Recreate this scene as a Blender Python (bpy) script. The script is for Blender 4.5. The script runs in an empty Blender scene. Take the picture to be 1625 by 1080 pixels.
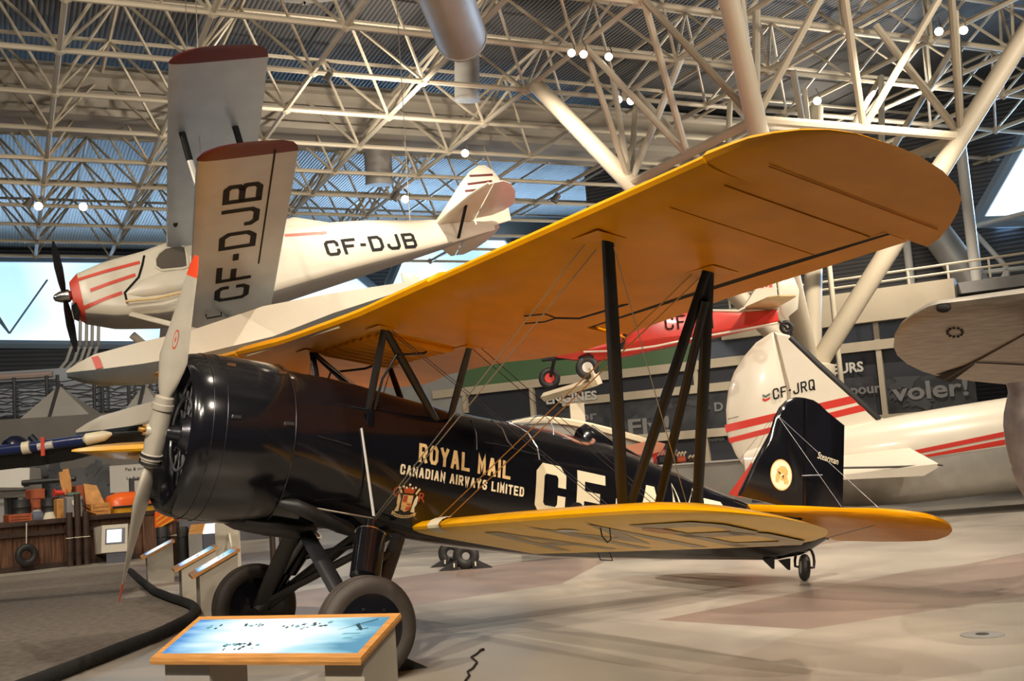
import bpy, bmesh, math, random
from mathutils import Vector, Matrix
R = math.radians
random.seed(7)
SC = bpy.context.scene
COL = SC.collection

# ------------------------------------------------------------------ camera
FPX, CX, CY, CZ = 1751.61, -2.4395, -9.1098, 1.5614
YAW, TILT, ROLL = 0.5771, 0.1113, -0.0708
CAM = Vector((CX, CY, CZ))
_F0 = Vector((math.sin(YAW), math.cos(YAW), 0)); _R0 = Vector((math.cos(YAW), -math.sin(YAW), 0)); _U0 = Vector((0, 0, 1))
FWD = _F0 * math.cos(TILT) + _U0 * math.sin(TILT)
_U1 = _U0 * math.cos(TILT) - _F0 * math.sin(TILT)
RGT = _R0 * math.cos(ROLL) + _U1 * math.sin(ROLL)
UPV = _U1 * math.cos(ROLL) - _R0 * math.sin(ROLL)
cam = bpy.data.cameras.new('camera'); cam_o = bpy.data.objects.new('camera', cam); COL.objects.link(cam_o)
m = Matrix((RGT, UPV, -FWD)).transposed().to_4x4(); m.translation = CAM
cam_o.matrix_world = m
cam.sensor_fit = 'HORIZONTAL'; cam.sensor_width = 36.0; cam.lens = FPX / 1625 * 36.0
cam.clip_start = 0.05; cam.clip_end = 400
SC.camera = cam_o

# ------------------------------------------------------------------ world, exposure
w = bpy.data.worlds.new('World'); SC.world = w; w.use_nodes = True
bg = w.node_tree.nodes['Background']; bg.inputs[0].default_value = (0.62, 0.72, 0.9, 1); bg.inputs[1].default_value = 0.05
SC.view_settings.view_transform = 'Standard'; SC.view_settings.look = 'None'
SC.view_settings.exposure = 0.0; SC.view_settings.gamma = 1.0
SC.cycles.use_denoising = True
SC.cycles.max_bounces = 7; SC.cycles.diffuse_bounces = 4; SC.cycles.glossy_bounces = 4
SC.cycles.sample_clamp_indirect = 6.0; SC.cycles.caustics_reflective = False; SC.cycles.caustics_refractive = False

WARM = (1.0, 0.87, 0.70)
def spot(name, loc, target, power, angle=75, col=WARM, radius=0.07, blend=0.6, parent=None):
    l = bpy.data.lights.new(name, 'SPOT'); l.energy = power; l.color = col; l.spot_size = R(angle); l.spot_blend = blend
    l.shadow_soft_size = radius
    o = bpy.data.objects.new(name, l); COL.objects.link(o)
    o.location = loc
    o.rotation_euler = (Vector(target) - Vector(loc)).to_track_quat('-Z', 'Y').to_euler()
    return o
# unseen spots for the hall's ceiling lamps, several added to brighten the floor
for i, (x, y, tx, ty, tz, p, a) in enumerate((
        (-6.5, -8.0, 0.5, 1.0, 1.0, 5200, 62), (1.5, -10.5, 3.0, 0.3, 0.5, 5200, 44), (8.5, -8.5, 7.5, 0.8, 0.5, 5000, 54),
        (13.0, -5.0, 11.0, 2.0, 0.0, 4600, 70), (-4.5, 2.5, 1.5, 8.0, 3.0, 2600, 70), (-5.0, 9.0, 3.0, 15.0, 1.5, 3400, 62), (0.0, 16.0, 4.0, 26.0, 3.0, 4200, 80), (3.5, 13.0, 2.5, 17.5, 0.8, 2200, 50),
        (6.0, 4.0, 6.5, 6.5, 0.0, 4200, 80), (16.0, 2.0, 15.0, 8.0, 0.5, 5200, 80), (20.0, 8.0, 24.0, 15.0, 2.0, 4600, 90),
        (10.0, 9.0, 14.0, 17.0, 3.0, 4600, 90), (-3.5, -12.0, 2.0, 0.8, 0.0, 4800, 40), (6.5, -12.0, 6.5, 0.0, 0.0, 5200, 40), (-9.0, -4.5, 2.8, -1.0, 0.0, 6200, 36), (2.0, -2.0, 4.5, -3.0, 0.0, 1600, 80), (9.0, -1.0, 10.0, -2.5, 0.0, 2600, 80))):
    spot('ceiling_key_light', (x, y, 10.1), (tx, ty, tz), p * .62, a)
def area(name, loc, target, sx, sy, power, col):
    l = bpy.data.lights.new(name, 'AREA'); l.shape = 'RECTANGLE'; l.size = sx; l.size_y = sy; l.energy = power; l.color = col; l.spread = R(50)
    o = bpy.data.objects.new(name, l); COL.objects.link(o); o.location = loc
    o.rotation_euler = (Vector(target) - Vector(loc)).to_track_quat('-Z', 'Y').to_euler()
    return o
DAY = (0.42, 0.68, 1.0)
# unseen uplights added to brighten the roof frame
for x, y, tx, ty, p, a in ((-5, -10, 0, 4, 2400, 130), (7, -9, 8, -1, 2400, 130), (-7, 5, -2, 12, 1900, 130), (17, -3, 15, 5, 2400, 130), (9, 13, 9, 15, 1500, 140), (22, 8, 21, 12, 1800, 130), (2, 1, 3, 3, 1200, 140), (27, 15, 24, 18, 2200, 140)):
    spot('added_uplight', (x, y, 8.4), (tx, ty, 11.5), p * .78, a, (1.0, .90, .76), .25)

# ------------------------------------------------------------------ pixel rays and frames
def ray(u, v): return FWD + RGT * ((u - 812.5) / FPX) - UPV * ((v - 540) / FPX)
def at(u, v, dep): return CAM + ray(u, v) * dep
def on_z(u, v, z=0.0):
    r = ray(u, v); return CAM + r * ((z - CZ) / r.z)
class Frame:
    """a local frame: matrix, and where a line of sight meets a local plane"""
    def __init__(s, M): s.M = M; s.I = M.inverted(); s.c = s.I @ CAM; s.I3 = s.I.to_3x3()
    def _hit(s, u, v, k, val):
        r = s.I3 @ ray(u, v); return s.c + r * ((val - s.c[k]) / r[k])
    def y(s, u, v, y=0.0): return s._hit(u, v, 1, y)
    def z(s, u, v, z=0.0): return s._hit(u, v, 2, z)
    def x(s, u, v, x=0.0): return s._hit(u, v, 0, x)
def frame_at(loc, heading):
    """x along heading (radians from world +X), y across (away), z up"""
    return Frame(Matrix.Translation(Vector(loc)) @ Matrix.Rotation(heading, 4, 'Z'))

# ------------------------------------------------------------------ materials
def mat(name, col, rough=0.5, metal=0.0, var=0.0, scale=4.0, bump=0.0, coat=0.0, emit=0.0, spec=0.5, stretch=None, col2=None):
    mt = bpy.data.materials.new(name); mt.use_nodes = True
    nt = mt.node_tree; b = nt.nodes['Principled BSDF']
    c = (*col, 1)
    b.inputs['Base Color'].default_value = c; b.inputs['Roughness'].default_value = rough; b.inputs['Metallic'].default_value = metal
    b.inputs['Specular IOR Level'].default_value = spec
    if coat: b.inputs['Coat Weight'].default_value = coat; b.inputs['Coat Roughness'].default_value = 0.06
    if emit:
        b.inputs['Emission Color'].default_value = c; b.inputs['Emission Strength'].default_value = emit
    if var or bump:
        tc = nt.nodes.new('ShaderNodeTexCoord'); mp = nt.nodes.new('ShaderNodeMapping')
        if stretch: mp.inputs['Scale'].default_value = stretch
        no = nt.nodes.new('ShaderNodeTexNoise'); no.inputs['Scale'].default_value = scale; no.inputs['Detail'].default_value = 6
        nt.links.new(tc.outputs['Object'], mp.inputs[0]); nt.links.new(mp.outputs[0], no.inputs[0])
        if var:
            rp = nt.nodes.new('ShaderNodeValToRGB'); lo = col2 or tuple(x * (1 - var) for x in col); hi = tuple(min(1, x * (1 + var * .6)) for x in col)
            rp.color_ramp.elements[0].color = (*lo, 1); rp.color_ramp.elements[1].color = (*hi, 1)
            rp.color_ramp.elements[0].position = .3; rp.color_ramp.elements[1].position = .7
            nt.links.new(no.outputs[0], rp.inputs[0]); nt.links.new(rp.outputs[0], b.inputs['Base Color'])
        if bump:
            bp = nt.nodes.new('ShaderNodeBump'); bp.inputs['Strength'].default_value = bump; bp.inputs['Distance'].default_value = 0.02
            nt.links.new(no.outputs[0], bp.inputs['Height']); nt.links.new(bp.outputs[0], b.inputs['Normal'])
    return mt
def stripes(name, col, col2, freq, axis=2, rough=.6, metal=0.0, bump=0.5):
    """ribbed sheet: straight ribs across one object axis"""
    mt = mat(name, col, rough, metal); nt = mt.node_tree; b = nt.nodes['Principled BSDF']
    tc = nt.nodes.new('ShaderNodeTexCoord'); wv = nt.nodes.new('ShaderNodeTexWave'); wv.wave_type = 'BANDS'
    wv.bands_direction = 'XYZ'[axis]; wv.inputs['Scale'].default_value = freq; wv.inputs['Distortion'].default_value = 0
    nt.links.new(tc.outputs['Object'], wv.inputs[0])
    rp = nt.nodes.new('ShaderNodeValToRGB'); rp.color_ramp.elements[0].color = (*col2, 1); rp.color_ramp.elements[1].color = (*col, 1)
    rp.color_ramp.elements[0].position = .12; rp.color_ramp.elements[1].position = .35
    nt.links.new(wv.outputs[0], rp.inputs[0]); nt.links.new(rp.outputs[0], b.inputs['Base Color'])
    bp = nt.nodes.new('ShaderNodeBump'); bp.inputs['Strength'].default_value = bump; bp.inputs['Distance'].default_value = .05
    nt.links.new(wv.outputs[0], bp.inputs['Height']); nt.links.new(bp.outputs[0], b.inputs['Normal'])
    return mt
def glass(name, col, rough=0.02, alpha=0.25):
    mt = mat(name, col, rough); b = mt.node_tree.nodes['Principled BSDF']
    b.inputs['Alpha'].default_value = alpha
    return mt

M = {}
M['black'] = mat('black_gloss', (.005, .005, .007), .16, coat=.2, bump=.02, scale=9)
M['black_dull'] = mat('black_satin', (.010, .010, .012), .38)
M['grease'] = mat('black_greasy', (.010, .009, .009), .5, var=.6, scale=14, bump=.15)
M['yellow'] = mat('yellow_dope', (.82, .335, .0005), .36, var=.10, scale=3, bump=.03, stretch=(1, 1, 1), spec=.22)
M['yellow_lower'] = mat('yellow_dope_glossy', (.88, .43, .003), .25, var=.08, scale=3, coat=.1, spec=.4)
M['orange_dope'] = mat('orange_dope', (.50, .17, .006), .4)
M['gold'] = mat('gold_leaf', (.75, .55, .27), .4, var=.15, scale=9)
M['cream'] = mat('cream_paint', (.80, .72, .52), .4)
M['rod_white'] = mat('rod_pale', (.62, .61, .58), .3)
M['crest'] = mat('crest_orange', (.62, .22, .05), .5, var=.6, scale=60, col2=(.7, .5, .2))
M['crest_red'] = mat('crest_red', (.45, .07, .02), .5)
M['chrome'] = mat('chrome', (.75, .74, .70), .18, 1.0)
M['wire'] = mat('steel_wire', (.42, .38, .31), .35, .8)
M['brass_wire'] = mat('brass_wire', (.55, .30, .08), .35, .8)
M['prop'] = mat('propeller_grey', (.46, .42, .35), .38, .25, var=.12, scale=5)
M['red_tip'] = mat('red_tip', (.62, .06, .02), .4)
M['rubber'] = mat('rubber', (.045, .036, .030), .65, var=.3, scale=8)
M['rubber_dark'] = mat('rubber_black', (.016, .015, .015), .55)
M['engine'] = mat('engine_metal', (.05, .05, .06), .3, .7, var=.5, scale=12)
M['engine_light'] = mat('engine_alloy', (.35, .35, .38), .3, .8)
M['copper'] = mat('leather_rim', (.34, .15, .09), .4)
M['screen_glass'] = glass('windshield_glass', (.30, .36, .42), .03, .10)
M['dope_sheen'] = mat('dope_sheen_underside', (.86, .52, .06), .34, var=.08, scale=3, spec=.25)  # yellow dope made paler: the floor's reflection is put into the colour
M['sheen_letter'] = mat('sheen_letter_grey', (.36, .27, .12), .34, spec=.25, var=.3, scale=5)  # black letters greyed: the grazing sheen is put into the colour
M['silver'] = mat('silver_dope', (.62, .59, .54), .38, .1, var=.06, scale=5)
M['belly_shade'] = mat('shaded_underside', (.30, .29, .28), .40, .25, var=.08, scale=4)  # shade under the floatplane's belly, put into the colour
M['fox_wing'] = mat('silver_wing', (.42, .46, .51), .36, .25, var=.08, scale=3)
M['fox_cream'] = mat('cream_fuselage', (.66, .61, .50), .35, var=.04, scale=3)
M['fox_red'] = mat('fox_red', (.62, .07, .04), .4)
M['maroon'] = mat('maroon', (.10, .013, .015), .4)
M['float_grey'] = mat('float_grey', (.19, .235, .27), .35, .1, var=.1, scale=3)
M['letter_black'] = mat('letter_black', (.010, .010, .010), .6, spec=.15)
M['ink'] = mat('dark_gap', (.01, .009, .008), .9)
M['red_paint'] = mat('red_gloss', (.70, .045, .028), .25, coat=.3)
M['white_paint'] = mat('white_gloss', (.78, .72, .60), .28, coat=.3, var=.03, scale=3)
M['stripe_red'] = mat('stripe_red', (.62, .045, .03), .3, coat=.3)
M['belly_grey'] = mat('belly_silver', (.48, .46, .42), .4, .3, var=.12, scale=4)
M['alu'] = mat('bare_aluminium', (.33, .30, .26), .42, .55, var=.28, scale=5, bump=.06, stretch=(1, 4, 1))
M['alu_seam'] = mat('aluminium_seam', (.06, .055, .05), .6)
M['navy'] = mat('navy_paint', (.006, .008, .030), .3, coat=.2)
M['pier'] = mat('cream_column', (.68, .60, .45), .6, var=.05, scale=2)
M['tube'] = mat('cream_steel_tube', (.60, .52, .39), .5, var=.05, scale=1)
M['duct'] = mat('grey_duct', (.33, .31, .28), .5, .2, var=.08, scale=2)
M['lamp_body'] = mat('lamp_body', (.10, .09, .08), .5)
M['lamp_glow'] = mat('lamp_glow', (1.0, .86, .62), .5, emit=14)
M['oak'] = mat('oak_edge', (.50, .235, .065), .4, var=.25, scale=6, stretch=(1, 12, 12))
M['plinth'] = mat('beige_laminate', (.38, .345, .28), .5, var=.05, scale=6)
M['plinth_shade'] = mat('shaded_laminate', (.30, .285, .26), .5, var=.05, scale=6)  # darker copy of the beige laminate, shade put into its colour
M['kiosk'] = mat('kiosk_beige', (.55, .50, .41), .5)
M['kiosk_dark'] = mat('kiosk_grey', (.10, .105, .13), .45)
M['carpet'] = mat('grey_carpet', (.20, .172, .145), .95, var=.28, scale=10, bump=.3, stretch=(1, 1, 1))
M['kerb'] = mat('black_foam', (.010, .010, .010), .9, var=.4, scale=20, bump=.2)
M['wood'] = mat('old_timber', (.135, .062, .032), .6, var=.6, scale=3.5, bump=.2, stretch=(6, 6, .6))
M['wood_dark'] = mat('dark_timber', (.045, .024, .016), .65, var=.5, scale=5, bump=.2)
M['pine'] = mat('pine', (.62, .30, .09), .5, var=.3, scale=5, stretch=(1, 8, 1))
M['crate_red'] = mat('red_brown_box', (.36, .085, .03), .55, var=.3, scale=6)
M['orange'] = mat('boat_orange', (.85, .13, .012), .35, coat=.2)
M['boat_yellow'] = mat('boat_yellow', (.80, .40, .03), .35, coat=.2)
M['pump_green'] = mat('pump_green', (.12, .17, .13), .5)
M['grey_mid'] = mat('mid_grey', (.28, .27, .26), .6, var=.1, scale=3)
M['grey_dark'] = mat('dark_grey', (.05, .05, .055), .6, var=.2, scale=2)
M['grey_pale'] = mat('pale_grey', (.55, .53, .49), .6)
M['rope'] = mat('white_rope', (.72, .66, .52), .8)
# ------------------------------------------------------------------ mesh helpers
class MB:
    """collects shapes; build() links them as ONE mesh object"""
    def __init__(s): s.v = []; s.f = []; s.mi = []
    def add(s, vs, fs, mi=0):
        o = len(s.v); s.v += [tuple(p) for p in vs]; s.f += [tuple(o + i for i in f) for f in fs]; s.mi += [mi] * len(fs); return s
    def box(s, c, size, ax=None, mi=0, bev=0.0):
        c = Vector(c); X, Y, Z = ax if ax else (Vector((1, 0, 0)), Vector((0, 1, 0)), Vector((0, 0, 1)))
        hx, hy, hz = (k / 2 for k in size)
        if bev:
            b = min(bev, hx * .9, hy * .9, hz * .9); rings = []
            for z, k in ((-hz, b), (-hz + b, 0), (hz - b, 0), (hz, b)):
                a, d = hx - k, hy - k
                rings.append([c + X * x + Y * y + Z * z for x, y in ((-a + b, -d), (a - b, -d), (a, -d + b), (a, d - b), (a - b, d), (-a + b, d), (-a, d - b), (-a, -d + b))])
            return s.loft(rings, caps=True, mi=mi)
        vs = [c + X * x * hx + Y * y * hy + Z * z * hz for z in (-1, 1) for x, y in ((-1, -1), (1, -1), (1, 1), (-1, 1))]
        return s.add(vs, [(3, 2, 1, 0), (4, 5, 6, 7), (0, 1, 5, 4), (1, 2, 6, 5), (2, 3, 7, 6), (3, 0, 4, 7)], mi)
    def loft(s, rings, caps=True, mi=0, closed=True, cap0=None, cap1=None):
        n = len(rings[0]); vs = [p for r in rings for p in r]; fs = []
        for i in range(len(rings) - 1):
            for j in range(n if closed else n - 1):
                k = (j + 1) % n; fs.append((i * n + j, i * n + k, (i + 1) * n + k, (i + 1) * n + j))
        if caps if cap0 is None else cap0: fs.append(tuple(range(n - 1, -1, -1)))
        if caps if cap1 is None else cap1: fs.append(tuple((len(rings) - 1) * n + j for j in range(n)))
        return s.add(vs, fs, mi)
    def tube(s, pts, r, n=8, mi=0, flat=None, caps=True):
        """sweep along pts; r a number or list; flat=(direction, rx, ry) gives a streamlined section with its long side along direction"""
        pts = [Vector(p) for p in pts]; rings = []
        prev = None
        for i, p in enumerate(pts):
            t = (pts[min(i + 1, len(pts) - 1)] - pts[max(i - 1, 0)]).normalized()
            if flat: a = Vector(flat[0]) - t * Vector(flat[0]).dot(t)
            elif prev is not None: a = prev - t * prev.dot(t)
            else: a = (Vector((0, 0, 1)) if abs(t.z) < .9 else Vector((1, 0, 0))).cross(t)
            a.normalize(); prev = a; b = t.cross(a)
            rr = r[i] if isinstance(r, (list, tuple)) else r
            ra, rb = (flat[1] * rr, flat[2] * rr) if flat else (rr, rr)
            rings.append([p + a * (ra * math.cos(2 * math.pi * j / n)) + b * (rb * math.sin(2 * math.pi * j / n)) for j in range(n)])
        return s.loft(rings, caps, mi)
    def lathe(s, prof, o, axis, n=32, mi=0, caps=False):
        """prof: (distance along axis, radius)"""
        o = Vector(o); t = Vector(axis).normalized(); a = (Vector((0, 0, 1)) if abs(t.z) < .9 else Vector((1, 0, 0))).cross(t).normalized(); b = t.cross(a)
        return s.loft([[o + t * d + a * (max(r, 1e-4) * math.cos(2 * math.pi * j / n)) + b * (max(r, 1e-4) * math.sin(2 * math.pi * j / n)) for j in range(n)] for d, r in prof], caps, mi)
    def torus(s, c, axis, R0, r, n=28, k=10, mi=0, rz=None):
        rz = rz or r
        return s.lathe([(rz * math.sin(2 * math.pi * i / k), R0 + r * math.cos(2 * math.pi * i / k)) for i in range(k + 1)], c, axis, n, mi)
    def plate(s, poly, mp, t, mi=0, edge=.35, inset=.03):
        """a plate of thickness t from a 2-D outline; mp(x, y, h) maps outline point and height to 3-D"""
        cx = sum(p[0] for p in poly) / len(poly); cy = sum(p[1] for p in poly) / len(poly)
        ins = []
        for x, y in poly:
            L = math.hypot(x - cx, y - cy) or 1; k = max(0, 1 - inset / L); ins.append((cx + (x - cx) * k, cy + (y - cy) * k))
        return s.loft([[mp(*p, -t / 2) for p in ins], [mp(*p, -t / 2 * edge) for p in poly], [mp(*p, t / 2 * edge) for p in poly], [mp(*p, t / 2) for p in ins]], True, mi)
    def sphere(s, c, r, n=14, mi=0, sc=(1, 1, 1)):
        c = Vector(c); k = n // 2
        return s.loft([[c + Vector((sc[0] * r * math.sin(math.pi * max(.01, min(.99, i / k))) * math.cos(2 * math.pi * j / n), sc[1] * r * math.sin(math.pi * max(.01, min(.99, i / k))) * math.sin(2 * math.pi * j / n), -sc[2] * r * math.cos(math.pi * i / k))) for j in range(n)] for i in range(k + 1)], True, mi)
    def xf(s, mtx):
        s.v = [tuple(mtx @ Vector(p)) for p in s.v]; return s
    def build(s, name, mats, parent=None, smooth=True, ang=38):
        me = bpy.data.meshes.new(name); me.from_pydata(s.v, [], s.f)
        for mm in (mats if isinstance(mats, (list, tuple)) else [mats]): me.materials.append(M[mm] if isinstance(mm, str) else mm)
        me.polygons.foreach_set('material_index', s.mi)
        b = bmesh.new(); b.from_mesh(me); bmesh.ops.recalc_face_normals(b, faces=b.faces); b.to_mesh(me); b.free()
        if smooth: me.shade_smooth(); me.set_sharp_from_angle(angle=R(ang))
        o = bpy.data.objects.new(name, me); COL.objects.link(o)
        if parent: o.parent = parent
        return o
def tag(o, label, cat=None, group=None, kind=None):
    if label: o['label'] = label
    if cat: o['category'] = cat
    if group: o['group'] = group
    if kind: o['kind'] = kind
    return o
def thing(name, label=None, cat=None, frame=None, loc=None, heading=0.0, group=None):
    o = bpy.data.objects.new(name, None); COL.objects.link(o); o.empty_display_size = .2
    if frame is not None: o.matrix_world = frame.M
    elif loc is not None: o.matrix_world = Matrix.Translation(Vector(loc)) @ Matrix.Rotation(heading, 4, 'Z')
    return tag(o, label, cat, group)
def struct(o): o['kind'] = 'structure'; return o
def V(*a): return Vector(a)

# ------------------------------------------------------------------ lettering
BLK = {  # block letters as strokes in a 1 x 1 box
 'C': [[(1, .72), (1, .86), (.82, 1), (.18, 1), (0, .86), (0, .14), (.18, 0), (.82, 0), (1, .14), (1, .28)]],
 'F': [[(0, 0), (0, 1), (1, 1)], [(0, .52), (.75, .52)]], '-': [[(.1, .5), (.9, .5)]],
 'D': [[(0, 0), (0, 1), (.75, 1), (1, .8), (1, .2), (.75, 0), (0, 0)]],
 'J': [[(1, 1), (1, .16), (.82, 0), (.2, 0), (0, .16), (0, .26)]],
 'B': [[(0, 0), (0, 1), (.8, 1), (.97, .88), (.97, .62), (.8, .52), (0, .52)], [(.8, .52), (1, .42), (1, .12), (.82, 0), (0, 0)]],
 'A': [[(0, 0), (.42, 1), (.58, 1), (1, 0)], [(.2, .32), (.8, .32)]],
 'M': [[(0, 0), (0, 1), (.5, .35), (1, 1), (1, 0)]],
 'R': [[(0, 0), (0, 1), (.82, 1), (1, .86), (1, .62), (.82, .48), (0, .48)], [(.5, .48), (1, 0)]],
 'Q': [[(.18, 0), (0, .14), (0, .86), (.18, 1), (.82, 1), (1, .86), (1, .14), (.82, 0), (.18, 0)], [(.65, .25), (1.05, -.08)]],
 'P': [[(0, 0), (0, 1), (.82, 1), (1, .86), (1, .6), (.82, .46), (0, .46)]], 'I': [[(.5, 0), (.5, 1)]],
 'O': [[(.25, 0), (0, .2), (0, .8), (.25, 1), (.75, 1), (1, .8), (1, .2), (.75, 0), (.25, 0)]], 'Y': [[(0, 1), (.5, .45), (1, 1)], [(.5, .45), (.5, 0)]], 'L': [[(0, 1), (0, 0), (1, 0)]],
 'N': [[(0, 0), (0, 1), (1, 0), (1, 1)]], 'W': [[(0, 1), (.25, 0), (.5, .8), (.75, 0), (1, 1)]], 'T': [[(0, 1), (1, 1)], [(.5, 1), (.5, 0)]], 'E': [[(1, 0), (0, 0), (0, 1), (1, 1)], [(0, .52), (.8, .52)]],
 'S': [[(1, .8), (.8, 1), (.2, 1), (0, .82), (0, .66), (.2, .54), (.8, .46), (1, .34), (1, .18), (.8, 0), (.2, 0), (0, .2)]],
 'Z': [[(0, 1), (1, 1), (0, 0), (1, 0)]],
}
def block_text(mb, txt, mp, h, wd, gap, st, x0=0.0, cut=1, mi=0):
    """flat block letters; mp(x, y) -> 3-D point; h height, wd width, st stroke width"""
    x = x0
    for ch in txt:
        if ch == ' ': x += wd * .7; continue
        k = .45 if ch == '-' else (.3 if ch == 'I' else 1.0)
        for line in BLK[ch]:
            pts = [(x + p[0] * (wd * k - st) + st / 2, p[1] * (h - st) + st / 2) for p in line]
            closed = pts[0] == pts[-1]; L = []; Rr = []
            n = len(pts)
            for i, p in enumerate(pts):
                a = pts[i - 1] if i else (pts[-2] if closed else None); b = pts[i + 1] if i < n - 1 else (pts[1] if closed else None)
                d1 = Vector((p[0] - a[0], p[1] - a[1])).normalized() if a else None; d2 = Vector((b[0] - p[0], b[1] - p[1])).normalized() if b else None
                e = Vector(p)
                if d1 is None: d1 = d2; e = e - d2 * st / 2 * (0 if closed else 1)
                if d2 is None: d2 = d1; e = e + d1 * st / 2
                nn = (Vector((-d1.y, d1.x)) + Vector((-d2.y, d2.x))); nn = nn.normalized()
                k2 = st / 2 / max(.35, nn.dot(Vector((-d1.y, d1.x))))
                L.append(e + nn * k2); Rr.append(e - nn * k2)
            for i in range(n - 1):
                m_ = max(1, int(cut * (Vector(pts[i + 1]) - Vector(pts[i])).length / h + .5)) if cut > 1 else 1
                for q in range(m_):
                    f0, f1 = q / m_, (q + 1) / m_; quad = (L[i].lerp(L[i + 1], f0), L[i].lerp(L[i + 1], f1), Rr[i].lerp(Rr[i + 1], f1), Rr[i].lerp(Rr[i + 1], f0))
                    mb.add([mp(p.x, p.y) for p in quad], [(0, 1, 2, 3)], mi)
        x += wd * k + gap
    return x
def font_mesh(txt, size, cond=1.0, shear=0.0, bold=0.0, spacing=1.0):
    """the built-in font as 2-D vertices and faces, baseline at 0, capital height about size"""
    cu = bpy.data.curves.new('t', 'FONT'); cu.body = txt; cu.size = size / .72; cu.shear = shear; cu.offset = bold; cu.space_character = spacing; cu.resolution_u = 3
    o = bpy.data.objects.new('t', cu); COL.objects.link(o)
    dg = bpy.context.evaluated_depsgraph_get(); me = bpy.data.meshes.new_from_object(o.evaluated_get(dg))
    b = bmesh.new(); b.from_mesh(me); bmesh.ops.triangulate(b, faces=b.faces)
    vs = [(v.co.x * cond, v.co.y) for v in b.verts]; fs = [tuple(v.index for v in f.verts) for f in b.faces]
    b.free(); bpy.data.objects.remove(o); bpy.data.curves.remove(cu); bpy.data.meshes.remove(me)
    return vs, fs
def font_text(mb, txt, mp, size, width=None, mi=0, **k):
    vs, fs = font_mesh(txt, size, **k)
    x0 = min(v[0] for v in vs); x1 = max(v[0] for v in vs); sc = (width / (x1 - x0)) if width else 1.0
    mb.add([mp((x - x0) * sc, y) for x, y in vs], fs, mi)
def rot2(a, x, y): return (x * math.cos(a) - y * math.sin(a), x * math.sin(a) + y * math.cos(a))
# ------------------------------------------------------------------ the hall: floor, roof, walls
AZ = R(8.2); E1 = V(math.sin(AZ), math.cos(AZ), 0); E2 = V(math.cos(AZ), -math.sin(AZ), 0)
ZB = 10.5; MOD = 2.61
def G(s, t, z): return E2 * s + E1 * t + V(0, 0, z)
GF = Frame(Matrix.Rotation(-AZ, 4, 'Z'))      # grid frame: x across the hall, y along it

# floor: polished concrete in large cells of differing tone
fm = mat('polished_concrete', (.36, .31, .25), .3); nt = fm.node_tree; b = nt.nodes['Principled BSDF']
tc = nt.nodes.new('ShaderNodeTexCoord'); mp_ = nt.nodes.new('ShaderNodeMapping'); mp_.inputs['Rotation'].default_value = (0, 0, R(-26)); mp_.inputs['Scale'].default_value = (.21, .40, 1)
vo = nt.nodes.new('ShaderNodeTexVoronoi'); vo.inputs['Scale'].default_value = 1.0; vo.feature = 'F1'; vo.inputs['Randomness'].default_value = .85
no = nt.nodes.new('ShaderNodeTexNoise'); no.inputs['Scale'].default_value = 1.1; no.inputs['Detail'].default_value = 8
nt.links.new(tc.outputs['Object'], mp_.inputs[0]); nt.links.new(mp_.outputs[0], vo.inputs[0]); nt.links.new(tc.outputs['Object'], no.inputs[0])
sep = nt.nodes.new('ShaderNodeSeparateColor'); nt.links.new(vo.outputs['Color'], sep.inputs[0])
rp = nt.nodes.new('ShaderNodeValToRGB'); rp.color_ramp.interpolation = 'CONSTANT'
els = [(0, (.43, .395, .345)), (.34, (.38, .34, .29)), (.52, (.48, .44, .385)), (.70, (.315, .30, .28)), (.86, (.29, .22, .19))]
rp.color_ramp.elements[0].color = (*els[0][1], 1); rp.color_ramp.elements[1].position = els[1][0]; rp.color_ramp.elements[1].color = (*els[1][1], 1)
for p, c in els[2:]: e = rp.color_ramp.elements.new(p); e.color = (*c, 1)
nt.links.new(sep.outputs[0], rp.inputs[0])
mx = nt.nodes.new('ShaderNodeMix'); mx.data_type = 'RGBA'; mx.blend_type = 'MULTIPLY'; mx.inputs[0].default_value = .55
r2 = nt.nodes.new('ShaderNodeValToRGB'); r2.color_ramp.elements[0].position = .3; r2.color_ramp.elements[0].color = (.62, .62, .64, 1); r2.color_ramp.elements[1].position = .7; r2.color_ramp.elements[1].color = (1.1, 1.08, 1.04, 1)
nt.links.new(no.outputs[0], r2.inputs[0]); nt.links.new(rp.outputs[0], mx.inputs[6]); nt.links.new(r2.outputs[0], mx.inputs[7]); nt.links.new(mx.outputs[2], b.inputs['Base Color'])
r3 = nt.nodes.new('ShaderNodeMapRange'); r3.inputs[3].default_value = .22; r3.inputs[4].default_value = .42; nt.links.new(no.outputs[0], r3.inputs[0]); nt.links.new(r3.outputs[0], b.inputs['Roughness'])
M['floor'] = fm
fl = MB().add([G(-30, -24, 0), G(60, -24, 0), G(60, 60, 0), G(-30, 60, 0)], [(0, 1, 2, 3)]).build('floor', 'floor', smooth=False); struct(fl)

# roof deck, ribbed
M['deck'] = stripes('roof_deck', (.16, .155, .15), (.05, .05, .053), 2.6, 0, .6, .3)
dk = MB().box((10, 18, 13.2), (84, 84, .2)).build('ceiling', 'deck', smooth=False); dk.matrix_world = GF.M; struct(dk)

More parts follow.
